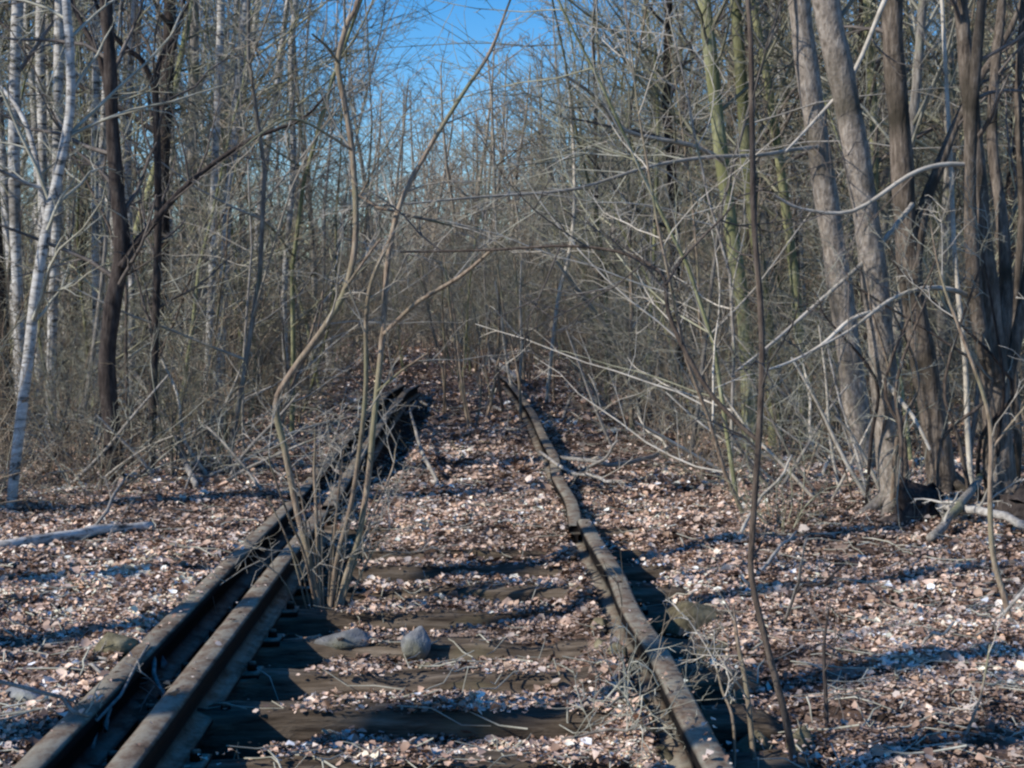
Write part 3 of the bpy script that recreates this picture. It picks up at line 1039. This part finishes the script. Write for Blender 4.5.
def hero(name, label, cat, stems, mats, group=None, twigs=14, tw_len=0.8, tw_from=0.3, seed=0, part="trunk"):
    """stems: list of (list of (px, py), list of depth, list of width px, extra height above the last point)"""
    r = np.random.default_rng(900 + seed)
    if isinstance(twigs, (list, tuple)):
        twigs = tuple(twigs) + (twigs[-1],) * (len(stems) - len(twigs))
    first = stems[0]
    b = at(*first[0][0], first[1][0])
    base = np.array((b[0], b[1], ghf(b[0], b[1])))
    root = thing(name, label, cat, tuple(base), group)
    crown = MB()
    for si, st in enumerate(stems):
        pix, dep, wid, extra = st
        dep = np.interp(np.linspace(0, 1, len(pix)), np.linspace(0, 1, len(dep)), dep)
        wid = np.interp(np.linspace(0, 1, len(pix)), np.linspace(0, 1, len(wid)), wid)
        P = [at(px, py, y) for (px, py), y in zip(pix, dep)]
        rad = [w * y / F / 2 for w, y in zip(wid, dep)]
        if si == 0 or (part == "stem" and pix[0][1] > 590):
            P[0][2] = min(P[0][2], ghf(P[0][0], P[0][1])) - 0.06
        if extra > 0:
            d = unit(P[-1] - P[-2])
            d = unit(d + np.array((0, 0, 0.5)))
            q = P[-1]
            k = max(2, int(extra / 0.9))
            for i in range(k):
                q = q + unit(d + r.normal(0, 0.06, 3)) * extra / k
                P.append(q)
                rad.append(rad[len(pix) - 1] * (1 - 0.8 * (i + 1) / k))
        Ps = smooth_path(P, 4)
        rs = np.interp(np.linspace(0, 1, len(Ps)), np.linspace(0, 1, len(rad)), rad)
        thick = rs.max() > 0.04
        if thick:
            rs = rs * (1 + 0.05 * np.sin(np.arange(len(rs)) * 1.3 + seed))
        if si == 0 and thick:
            rs[0] *= 1.5
            rs[1] *= 1.2
        mb = MB()
        mb.tube(Ps - base, rs, 12 if thick else 6)
        pale = si > 0 and rs.max() < 0.025 and name in ("thick_trunked_tree", "forked_tree", "bare_tree")
        link(part if (si == 0 or part == "stem") else "branch", mb.mesh(part), M["twig_pale" if pale else mats[0]], root)
        for k in range(twigs if not isinstance(twigs, (list, tuple)) else twigs[si]):
            t = tw_from + (1 - tw_from) * (k + r.uniform(0, 1)) / max(1, twigs if not isinstance(twigs, (list, tuple)) else twigs[si])
            i = min(int(t * (len(Ps) - 1)), len(Ps) - 2)
            d = unit(Ps[i + 1] - Ps[i])
            side = unit(np.cross(d, r.normal(0, 1, 3)))
            a = R(50) * r.uniform(0.6, 1.3)
            grow((crown, crown), r, Ps[i] - base, d * math.cos(a) + side * math.sin(a), tw_len * r.uniform(0.4, 1.3), max(0.003, min(0.02, rs[i] * 0.4)), 0, TW)
    if name in ("thick_trunked_tree", "forked_tree", "dark_tree"):
        r0 = stems[0][2][0] * stems[0][1][0] / F / 2
        for k in range(6):
            a = k * 1.05 + r.uniform(-.35, .35)
            L = r0 * r.uniform(3.0, 5.0)
            q = []
            for t in (0.05, .22, .45, .72, 1):
                hx, hy = math.cos(a + 0.25 * t) * t * L, math.sin(a + 0.25 * t) * t * L
                q.append((hx, hy, ghf(base[0] + hx, base[1] + hy) - base[2] + r0 * (1.7 * (1 - t) ** 2.6 - 0.25)))
            mb = MB()
            mb.tube(smooth_path(q, 3), np.interp(np.linspace(0, 1, 13), [0, .4, 1], [r0 * .55, r0 * .4, r0 * .16]), 8)
            link("root", mb.mesh("root"), M[mats[0]], root)
    if crown.n:
        link("crown", crown.mesh("crown"), M[mats[1]], root)
    return root


# cluster of thick pale trunks
hero("thick_trunked_tree", "thick pale leaning trunk nearest the track, its foot hidden behind another trunk", "tree",
     [([(868, 470), (858, 420), (846, 330), (834, 250), (822, 170), (806, 60), (799, 0)], [13.3, 13.0], [26, 24, 22], 7),
      ([(818, 147), (790, 150), (760, 155), (700, 158), (644, 168), (574, 189), (480, 197), (405, 204)], [13.0, 11.0], [5, 4.5, 3.5, 2], 0)], ('bark_thick', 'twig_grey'), "thick trunks in a cluster", (7, 9), 1.2, 0.45, 1)
hero("thick_trunked_tree", "thick pale trunk in the middle of the cluster with a dark hollow at its foot", "tree",
     [([(900, 522), (893, 470), (886, 400), (880, 330), (868, 230), (852, 130), (838, 60), (826, 0)], [10.2, 10.0], [34, 27, 26, 27], 7),
      ([(884, 380), (900, 400), (915, 420), (930, 450)], [10.0, 9.7], [6, 5, 3], 0),
      ([(878, 310), (850, 320), (822, 345), (790, 362), (760, 372)], [10.0, 9.4], [5, 4, 2], 0)], ('bark_thick', 'twig_grey'), "thick trunks in a cluster", (5, 5, 6), 0.9, 0.45, 2)
hero("thick_trunked_tree", "thick greyish trunk with a side limb, between the pale trunks and the forked tree", "tree",
     [([(946, 512), (938, 450), (925, 370), (912, 290), (905, 220), (900, 130), (894, 60), (892, 0)], [10.8, 10.6], [30, 25, 22, 20], 7),
      ([(912, 290), (922, 215), (938, 170), (958, 120), (985, 70), (1010, 30)], [10.65, 10.9], [15, 10, 6], 2.5),
      ([(894, -14), (884, 2), (853, 74), (818, 117), (785, 152)], [10.6, 9.8], [6, 5, 4, 2], 0),
      ([(912, 205), (905, 214), (872, 254), (822, 299), (770, 345), (735, 372)], [10.6, 9.4], [6, 5, 4, 2], 0)], ('bark_mid', 'twig_dark'), "thick trunks in a cluster", (6, 8, 6), 1.0, 0.4, 3)
hero("forked_tree", "forked dark tree at the edge of the picture, several stems rising from one foot", "tree",
     [([(1004, 526), (998, 450), (994, 370), (988, 300), (980, 220), (972, 120), (965, 50), (960, 0)], [10.2, 10.1], [34, 28, 22, 17, 13], 6),
      ([(996, 380), (980, 330), (972, 250), (970, 160), (975, 80), (982, 0)], [10.1, 9.9], [18, 13, 10], 4),
      ([(998, 370), (1006, 300), (1002, 220), (992, 140), (996, 60), (1002, 0)], [10.2, 10.5], [16, 11, 9], 4),
      ([(1000, 400), (1016, 340), (1030, 260), (1040, 150)], [10.2, 10.3], [16, 12, 8], 3),
      ([(972, 165), (940, 165), (908, 176), (853, 211), (802, 209), (775, 196)], [10.0, 9.6], [5, 5, 4, 2], 0),
      ([(990, 310), (960, 292), (925, 288), (890, 300), (850, 330), (810, 352)], [10.2, 9.5], [6, 5, 4, 2], 0),
      ([(1012, 520), (1018, 440), (1012, 340), (1022, 220), (1018, 100), (1024, 0)], [10.5, 10.6], [9, 8, 7], 3),
      ([(975, 520), (968, 440), (965, 360), (955, 260), (950, 150), (942, 0)], [10.6, 10.9], [6, 5, 4], 3)], ('bark_mid', 'twig_dark'), None, (6, 5, 5, 4), 1.0, 0.35, 4)
hero("bare_tree", "slim olive-green trunk standing behind the thin upright sapling, the straighter of two", "tree",
     [([(752, 412), (745, 330), (733, 240), (722, 160), (712, 70), (704, 0)], [15, 14.8], [15, 14, 13], 6),
      ([(722, 160), (690, 145), (626, 131), (597, 98), (566, 76)], [14.8, 13.8], [5, 5, 4, 3], 0)], ('bark_olive', 'twig_olive'), None, 18, 1.8, 0.3, 5)
hero("bare_tree", "slim olive-green trunk standing behind the thin upright sapling, the one nearer the thick trunks", "tree",
     [([(778, 415), (768, 330), (756, 240), (746, 150), (740, 60), (736, 0)], [15.6, 15.4], [13, 12, 11], 6)], ('bark_olive', 'twig_olive'), None, 18, 1.7, 0.3, 6)
hero("bare_tree", "slim olive trunk glimpsed between the paired thick trunks", "tree",
     [([(866, 430), (872, 320), (873, 200), (872, 100), (868, 0)], [17, 17], [12, 11, 10], 6)], ('bark_olive', 'twig_olive'), None, 12, 1.6, 0.3, 7)

# trees of the birch side
hero("birch_tree", "leaning birch with pale streaked bark at the picture edge, nearest of the birches", "tree",
     [([(8, 528), (17, 450), (28, 360), (36, 290), (48, 220), (60, 165), (70, 110), (70, 50), (66, 0)], [10.0, 10.3], [11, 12, 11, 10, 9], 5),
      ([(47, 226), (36, 160), (24, 120), (8, 95), (-15, 70)], [10.2, 10.5], [7, 5, 4], 0.8),
      ([(55, 190), (30, 185), (12, 176), (-8, 165)], [10.2, 10.0], [5, 4, 3], 0.4)], ('birch', 'twig_grey'), None, (18, 6, 5), 1.0, 0.15, 10)
hero("dark_tree", "dark knotty trunk forking in the middle, next to the nearest birch", "tree",
     [([(116, 496), (113, 440), (107, 370), (112, 310), (122, 250), (117, 190), (112, 120), (110, 60), (106, 0)], [11.7, 11.6], [19, 17, 16, 13, 12], 6),
      ([(121, 268), (134, 246), (152, 225), (176, 196), (205, 170), (250, 140), (300, 120)], [11.6, 11.9], [9, 7, 5, 3], 0.5),
      ([(112, 120), (100, 60), (80, 20), (70, -10)], [11.6, 11.9], [6, 5, 4], 2)], ('bark_dark', 'twig_dark'), None, (16, 9, 6), 1.2, 0.2, 11)
hero("dark_tree", "slim dark stem ending in a Y fork, beside the knotty dark trunk", "tree",
     [([(150, 488), (153, 400), (156, 310), (158, 220), (157, 140), (155, 84)], [12.4, 12.3], [9, 8, 8, 7], 0),
      ([(155, 90), (143, 62), (126, 48), (108, 28), (95, 0)], [12.3, 12.1], [6, 5, 4], 3),
      ([(155, 90), (160, 60), (172, 40), (180, 18), (184, 0)], [12.3, 12.5], [6, 5, 4], 3)], ('bark_dark', 'twig_dark'), None, (10, 7, 7), 1.0, 0.25, 12)
for k, (pix, y, w, lab) in enumerate([
        ([(50, 440), (53, 300), (57, 200), (58, 100), (60, 0)], 15, 10, "white birch stem just behind the nearest birch"),
        ([(204, 440), (211, 300), (214, 200), (217, 110), (221, 0)], 16, 8, "white birch stem behind the Y-forked stem"),
        ([(218, 440), (226, 240), (233, 150), (242, 40), (246, 0)], 16.6, 9, "slightly leaning white birch, further from the dark trunks"),
        ([(26, 440), (18, 300), (14, 150), (18, 0)], 14.5, 11, "white birch at the picture edge, behind the nearest leaning one"),
        ([(98, 440), (96, 300), (95, 150), (97, 0)], 16, 8, "white birch glimpsed just beside the knotty dark trunk"),
        ([(38, 440), (40, 300), (43, 170), (40, 60), (41, 0)], 17, 9, "white birch between the nearest birch and the one behind it"),
        ([(130, 440), (132, 300), (128, 170), (131, 60), (135, 0)], 18, 7, "thin white birch between the knotty dark trunk and the Y-forked stem"),
        ([(290, 440), (284, 300), (293, 170), (291, 60), (296, 0)], 20, 6, "thin white birch nearest the multi-stemmed sapling")]):
    hero("birch_tree", lab, "tree", [(pix, [y, y], [w, w], 6)], ('birch', 'twig_grey'), "birches", 12, 1.3, 0.4, 14 + k)

hero("thin_sapling", "thin pale upright sapling behind the far end of the single rail", "sapling",
     [([(546, 398), (558, 300), (567, 265), (574, 215), (574, 156), (570, 100)], [22, 22], [4, 4, 3], 0.5)], ('twig_pale', 'twig_pale'), None, 8, 1.0, 0.3, 50)
hero("thin_sapling", "thin greenish upright sapling between the far rail end and the olive trunks", "sapling",
     [([(646, 392), (651, 310), (654, 250), (656, 200), (658, 121), (655, 60)], [19, 19], [4.5, 4, 3], 0.5)], ('bark_olive', 'twig_pale'), None, 8, 1.0, 0.3, 51)
hero("leaning_pole", "long pale dead pole leaning back towards the track beyond the single rail", "pole",
     [([(642, 410), (622, 365), (613, 338), (593, 310), (568, 278), (546, 248)], [20.5, 19.5], [6, 6, 5, 3], 0)], ('twig_pale', 'twig_pale'), None, 6, 0.8, 0.3, 52)

# multi-stemmed sapling in the track bed
hero("multi_stemmed_sapling", "multi-stemmed sapling growing in the track bed against the inner rail", "sapling",
     [([(326, 618), (312, 570), (297, 510), (285, 450), (276, 405), (292, 372), (326, 325), (347, 285), (356, 230), (352, 150), (344, 100), (338, 62), (348, 22), (358, 0)], [7.2, 7.1], [7, 7, 6.5, 6, 5], 1.0),
      ([(328, 622), (345, 580), (358, 540), (368, 480), (375, 410), (383, 330), (388, 260), (400, 205), (425, 155), (462, 95), (490, 52)], [7.15, 7.3], [6, 6, 6, 5, 3.5], 0.5),
      ([(326, 615), (336, 565), (352, 500), (362, 430), (366, 380), (366, 320), (372, 280), (392, 235)], [7.2, 7.0], [5, 5, 4.5, 3.5], 0),
      ([(322, 612), (318, 560), (316, 505), (314, 470)], [7.2, 7.2], [5, 4, 3], 0.2),
      ([(324, 616), (306, 560), (290, 520), (272, 470)], [7.15, 6.9], [4, 3, 2], 0.1),
      ([(330, 616), (352, 570), (371, 520), (392, 470)], [7.15, 7.5], [4, 3, 2], 0.2),
      ([(326, 612), (333, 550), (338, 500), (342, 470)], [7.2, 7.4], [4, 3, 2], 0.1),
      ([(384, 334), (418, 302), (461, 276), (496, 246)], [7.2, 6.9], [4.5, 4.5, 3], 0.0),
      ([(377, 392), (400, 372), (428, 353)], [7.2, 7.0], [3, 2], 0.0),
      ([(338, 62), (326, 46), (312, 34)], [7.1, 7.0], [3, 2], 0.0),
      ([(400, 212), (380, 208), (371, 203), (350, 190)], [7.2, 7.3], [3, 2], 0.0),
      ([(352, 150), (300, 120), (270, 128), (240, 150)], [7.1, 6.8], [3, 2], 0.0),
      ([(402, 214), (441, 223), (480, 232)], [7.2, 7.4], [3, 2], 0.0),
      ([(344, 290), (372, 250), (382, 238)], [7.1, 7.1], [3, 2], 0.0)] +
     [([(325 + a * 0.15, 616), (325 + a * 0.55, 616 - h * 0.5), (325 + a, 616 - h)], [7.2, 7.2 + 0.002 * a], [2.6, 2.0, 1.2], 0.0)
      for a, h in [(-58, 120), (-40, 80), (-30, 150), (-16, 95), (-6, 135), (8, 90), (17, 160), (30, 110), (42, 70), (55, 130), (70, 95), (-70, 60)]],
     ('bark_sapling', 'twig_pale'), None, (9, 10, 5, 3, 3, 3, 3, 2) + (2,) * 12, 0.45, 0.35, 30, "stem")

# thin upright sapling beside the single rail
hero("upright_sapling", "thin upright sapling in front of the single rail, one long low branch arching inward", "sapling",
     [([(806, 780), (786, 720), (768, 650), (752, 580), (752, 540), (758, 450), (762, 370), (760, 300), (754, 220), (752, 130), (748, 0)], [4.55, 4.75], [9, 7, 6, 6.5, 6, 6, 5], 1.2),
      ([(757, 440), (735, 420), (708, 390), (682, 345), (668, 310), (664, 278), (645, 262), (610, 250), (560, 246), (490, 250), (400, 252)], [4.7, 4.9], [5, 5, 4, 3, 2], 0),
      ([(666, 285), (680, 262), (700, 240), (725, 215)], [4.75, 4.9], [3, 2], 0.1)], ('bark_brown', 'twig_dark'), None, (9, 7, 2), 0.45, 0.3, 40)
hero("young_shoot", "thin yellowish shoot leaning across the ditch in front of the mossy blocks", "shoot",
     [([(762, 775), (748, 700), (738, 645), (733, 605)], [4.55, 4.9], [6, 5, 3], 0)], ('bark_sapling', 'twig_pale'), None, 3, 0.25, 0.3, 42)
hero("young_shoot", "curved pale shoot rising beside the single rail at the bottom edge", "shoot",
     [([(732, 775), (734, 730), (722, 690), (716, 665)], [4.5, 4.7], [4, 3, 2], 0)], ('bark_sapling', 'twig_pale'), None, 2, 0.2, 0.3, 43)
hero("young_shoot", "dark short shoot standing behind the thin upright sapling", "shoot",
     [([(829, 752), (826, 700), (824, 648), (829, 610)], [4.9, 5.0], [5, 4, 2], 0.0)], ('bark_dark', 'twig_dark'), None, 4, 0.25, 0.3, 44)
hero("young_shoot", "pale slanting shoot in the leaves in the lower corner", "shoot",
     [([(942, 775), (972, 720), (982, 690), (990, 645)], [4.7, 5.0], [4, 3, 2], 0)], ('bark_sapling', 'twig_pale'), None, 3, 0.25, 0.3, 45)
hero("hanging_sapling", "thin pale sapling in front of the forked tree, bending as it rises", "sapling",
     [([(1018, 640), (1005, 600), (993, 555), (990, 500), (991, 440), (985, 400), (960, 330), (945, 290)], [6.6, 6.6], [7, 6, 5, 4, 3], 0.3),
      ([(991, 450), (1010, 425), (1030, 400)], [6.6, 6.6], [3, 2], 0.2)], ('bark_sapling', 'twig_pale'), None, (5, 2), 0.4, 0.3, 46)



# ------------------------------------------------------------------ fallen wood
def fallen(name, label, pix, wid, mat, lift=0.02, twigs=4, tw_len=0.5, seed=0, cat="branch", group=None, raise_to=0.0, tmat=None):
    """a stick lying on the ground under the given photo points; raise_to lifts its far end off the ground"""
    r = np.random.default_rng(1500 + seed)
    P = []
    for k, (px, py) in enumerate(pix):
        p = on_ground(px, py)
        P.append(p)
    P = np.array(P)
    t = np.linspace(0, 1, len(P))
    P[:, 2] += lift + raise_to * t
    wid = np.interp(t, np.linspace(0, 1, len(wid)), wid)
    rad = wid * P[:, 1] / F / 2
    base = P[0].copy()
    Ps = smooth_path(P, 3)
    Ps += np.vstack([np.zeros(3), r.normal(0, 0.006, (len(Ps) - 2, 3)), np.zeros(3)])
    rs = np.interp(np.linspace(0, 1, len(Ps)), t, rad)
    mb = MB()
    mb.tube(Ps - base, rs, 8, True)
    root = link(name, mb.mesh(name), M[mat])
    root.location = base
    tag(root, label, cat, group)
    for k in range(twigs):
        c = MB()
        i = r.integers(1, len(Ps) - 1)
        d = unit(Ps[i + 1] - Ps[i] if i + 1 < len(Ps) else Ps[i] - Ps[i - 1])
        nd = unit(d + r.normal(0, 0.6, 3) + np.array((0, 0, 0.35)))
        grow((c, c), r, Ps[i] - base, nd, tw_len * r.uniform(0.4, 1.2), max(0.002, rs[i] * 0.45), 0, TW)
        link("twig", c.mesh("twig"), M[tmat or mat], root)
    return root


fallen("birch_log", "fallen birch pole in blue shade at the picture edge, lying in the leaves", [(-8, 556), (60, 546), (110, 539), (152, 533)], [13, 12, 9], 'birch', 0.04, 0, seed=1, cat="log")
fallen("fallen_branch", "long pale curved branch lying before the feet of the thick trunks", [(888, 488), (912, 512), (948, 524), (990, 530), (1030, 541)], [6, 8, 9, 9], 'dead_wood', 0.10, 5, 0.4, 2, tmat='twig_pale')
fallen("fallen_branch", "short thick grey stick sloping against the long pale branch", [(930, 545), (950, 530), (968, 517), (985, 498)], [9, 10, 7], 'bark_grey', 0.04, 2, 0.3, 3, raise_to=0.15, tmat='twig_pale')
fallen("fallen_branch", "pale stick pointing at the thin upright sapling from the leaves beyond it", [(700, 500), (760, 488), (800, 502)], [4, 4, 3], 'dead_wood', 0.03, 3, 0.3, 4, tmat='twig_pale')
fallen("fallen_branch", "thin pale branch crossing the single rail near its joint", [(560, 475), (590, 478), (620, 480), (652, 468), (672, 462)], [4, 5, 4], 'dead_wood', 0.13, 4, 0.35, 5, tmat='twig_pale')
fallen("fallen_branch", "bent pale branch draped over the single rail beyond its joint", [(540, 470), (566, 488), (592, 497), (612, 500)], [3, 4, 3], 'dead_wood', 0.14, 5, 0.35, 6, tmat='twig_pale')
fallen("fallen_branch", "pale stick propped on the far end of the single rail, pointing skyward", [(516, 392), (508, 384), (500, 377), (492, 368)], [5, 5, 3], 'dead_wood', 0.22, 2, 0.4, 7, tmat='twig_pale')
fallen("fallen_branch", "slim pale switch lying in the middle of the track bed", [(438, 495), (424, 475), (415, 450), (410, 432)], [4, 4, 2], 'twig_pale', 0.03, 1, 0.3, 8, raise_to=0.25)
fallen("brushwood", "spray of fine grey twigs fallen across the single rail at the bottom", [(610, 742), (650, 722), (690, 706), (720, 690)], [3, 3, 2], 'bark_grey', 0.10, 13, 0.5, 9, "brushwood", tmat='twig_brown')
fallen("brushwood", "loose twiggy branch lying below the spray of fine grey twigs", [(560, 760), (610, 748), (655, 752), (700, 742)], [3, 3, 2], 'bark_grey', 0.06, 12, 0.45, 10, "brushwood", tmat='twig_grey')
fallen("fallen_branch", "thin stick lying from rail to rail at the bottom of the doubled pair", [(-5, 740), (60, 733), (100, 736), (150, 733)], [4, 4, 3], 'dead_wood', 0.17, 3, 0.3, 11, tmat='twig_grey')
fallen("fallen_branch", "short pale stick standing in the gap between the paired rails", [(92, 766), (100, 745), (106, 728), (109, 712)], [5, 5, 4], 'dead_wood', 0.05, 0, 0.3, 12, raise_to=0.1)
fallen("fallen_branch", "short stick leaning off the inner rail of the pair into the ditch", [(150, 742), (160, 752), (172, 766)], [5, 5, 4], 'dead_wood', 0.15, 1, 0.3, 13)
fallen("fallen_branch", "grey forked limb sloping down beyond the birch pole", [(196, 492), (170, 462), (140, 438), (105, 402)], [6, 7, 4], 'dead_wood', 0.05, 6, 0.6, 14, raise_to=0.5, tmat='twig_pale')
fallen("fallen_branch", "long straight pale limb slanting through the brush beside the dark trunks", [(192, 484), (160, 455), (130, 428), (95, 405)], [5, 6, 3], 'dead_wood', 0.05, 6, 0.7, 15, raise_to=1.0, tmat='twig_pale')
fallen("fallen_branch", "pale bare pole leaning in the brush this side of the thick trunks", [(648, 415), (628, 385), (612, 372), (600, 362)], [5, 5, 3], 'dead_wood', 0.05, 4, 0.8, 16, raise_to=1.0, tmat='twig_pale')
for k in range(46):                                   # the litter of dead sticks on the forest floor
    while True:
        px, py = random.uniform(0, 1024), 395 + 340 * random.random() ** 1.6
        p = on_ground(px, py)
        if not (-1.3 < p[0] < 0.9) or py < 500:
            break
    a, L = random.uniform(-0.7, 0.7), random.uniform(25, 80) * (0.5 + (py - 395) / 400)
    q = [(px + math.cos(a) * L * f * random.choice((1, 1)), py + math.sin(a) * L * f * 0.6 + random.gauss(0, 3)) for f in (0, .35, .7, 1)]
    q = [(x_, max(392, y_)) for x_, y_ in q]
    side = "on the birch side of the track" if p[0] < -1.3 else ("in the track bed" if p[0] < 0.9 else "on the thick-trunk side of the track")
    fallen("fallen_stick", "thin dead stick lying among the leaves " + side, q, [3.5, 3.5, 2], random.choice(['dead_wood', 'twig_pale', 'bark_dark', 'dead_wood']), 0.015, random.choice((0, 1, 3)), 0.35, 100 + k, "stick",
           "dead sticks among the leaves " + side, random.choice((0, 0, 0.15, 0.4)))

def lean(label, group, px, py, dx, dy, w, mat, seed):
    b_ = on_ground(px, py)
    y0 = b_[1]
    hero("leaning_stick", label, "stick", [([(px, py), (px + dx * .35 + random.gauss(0, 4), py + dy * .3), (px + dx * .7, py + dy * .68 + random.gauss(0, 5)), (px + dx, py + dy)], [y0, y0 + random.uniform(-.5, .5)], [w, w * .8, w * .45], 0)],
         (mat, 'twig_grey'), group, random.choice((2, 3, 5)), 0.45, 0.3, seed, "stick")


for k in range(24):
    lean("dead stick leaning in the brush before the thick trunks", "dead sticks leaning before the thick trunks", random.uniform(700, 900), random.uniform(452, 508), -random.uniform(20, 150) * random.choice((1, 1, 1, -0.7)), -random.uniform(50, 170),
         random.uniform(2.2, 5), random.choice(['bark_sapling', 'twig_pale', 'dead_wood', 'bark_grey']), 200 + k)
for k in range(24):
    lean("dead stick leaning in the brush around the dark trunks", "dead sticks leaning around the dark trunks", random.uniform(30, 270), random.uniform(450, 492), random.uniform(20, 140) * random.choice((1, -1)), -random.uniform(30, 120),
         random.uniform(2, 4.5), random.choice(['bark_sapling', 'twig_pale', 'dead_wood', 'bark_grey']), 240 + k)
for k in range(9):
    px = random.uniform(862, 1030)
    hero("young_shoot", "thin shoot standing among the feet of the thick trunks", "shoot", [([(px, random.uniform(495, 525)), (px + random.gauss(0, 8), 440), (px + random.gauss(0, 18), 380), (px + random.gauss(0, 30), random.uniform(240, 340))], [9.6 + random.random(), 9.8], [random.uniform(3, 6), 4, 2], 0.2)],
         (random.choice(['bark_brown', 'bark_dark', 'bark_sapling']), 'twig_grey'), "thin shoots among the feet of the thick trunks", 5, 0.5, 0.2, 320 + k)
for k in range(12):
    lean("pale stick slanting out of the leaves beyond the single rail", "pale sticks beyond the single rail", random.uniform(600, 700), random.uniform(405, 455), -random.uniform(10, 70), -random.uniform(30, 130),
         random.uniform(2, 4), random.choice(['bark_sapling', 'twig_pale', 'dead_wood']), 270 + k)
for k in range(16):
    lean("thin young shoot standing in the far middle of the track bed", "thin shoots in the far middle of the track bed", random.uniform(425, 560), random.uniform(385, 430), random.gauss(0, 14), -random.uniform(60, 170),
         random.uniform(2, 3.5), random.choice(['bark_sapling', 'twig_pale', 'bark_sapling']), 290 + k)


# ------------------------------------------------------------------ fine twigs scattered through the leaves
def twig_litter():
    r = np.random.default_rng(77)
    mb = MB()
    for k in range(2600):
        y = 4.0 + 18 * r.uniform() ** 1.5
        x = r.uniform(-1, 1) * (0.33 * y + 0.8)
        if min(abs(x - RX_OUT), abs(x - RX_IN), abs(x - RX_RIGHT)) < 0.12 and y < 9.5:
            continue
        a, L = r.uniform(0, 6.28), r.uniform(0.06, 0.34)
        pts = []
        for t in (-.5, -.15, .2, .5):
            px, py = x + math.cos(a) * L * t + r.normal(0, .006), y + math.sin(a) * L * t + r.normal(0, .006)
            pts.append((px, py))
        gz = gh(np.array([p[0] for p in pts]), np.array([p[1] for p in pts]))
        for ys, zt in zip(SLEEPERS, SL_TOP):
            gz = np.where(np.abs(np.array([p[1] for p in pts]) - ys) < SL_W / 2, np.maximum(gz, zt), gz)
        z0 = gz.max()
        rad = r.uniform(0.0015, 0.0045)
        mb.tube([(p[0], p[1], 0.5 * z0 + 0.5 * g + 0.022 + t * r.normal(0, .03)) for p, g, t in zip(pts, gz, (-.5, -.15, .2, .5))], [rad, rad, rad * .8, rad * .5], 3)
    return mb.mesh("twig_litter")


tl = link("twig_litter", twig_litter(), M['twig_grey'])
tag(tl, "countless broken grey twiglets scattered through the dry leaves", "twig litter")
tl["kind"] = "stuff"


# ------------------------------------------------------------------ stumps at the feet of the thick trunks
def stump(px, py, rad, h, label, seed):
    r = np.random.default_rng(seed)
    p = on_ground(px, py)
    root = thing("tree_stump", label, "stump", tuple(p))
    mb = MB()
    n = 8
    mb.tube([(r.normal(0, .01), r.normal(0, .01), -0.1 + (h + .1) * t) for t in np.linspace(0, 1, n)], [rad * (1.7 - 0.75 * min(1, t * 1.6)) for t in np.linspace(0, 1, n)], 14, True)
    V, Qd = mb.arrays()
    V = V + r.normal(0, 0.018, V.shape)
    link("trunk", mesh_from("trunk", V, Qd, False), M['bark_dark'], root)
    for k in range(6):
        a = k * 1.05 + r.uniform(-.3, .3)
        L = rad * r.uniform(2.2, 3.6)
        q = [np.array((math.cos(a) * d_ * L, math.sin(a) * d_ * L, h * 0.35 * (1 - d_) ** 1.6 - 0.05 * d_)) for d_ in (0.1, .35, .65, 1)]
        b = MB()
        b.tube(q, [rad * .4, rad * .32, rad * .22, rad * .1], 7)
        link("root", b.mesh("root"), M['bark_dark'], root)


stump(917, 522, 0.14, 0.22, "low dark rotten stump between the feet of the thick trunks", 31)
stump(1022, 526, 0.13, 0.2, "black broken stump beside the foot of the forked tree", 32)

print("objects:", len(bpy.data.objects))
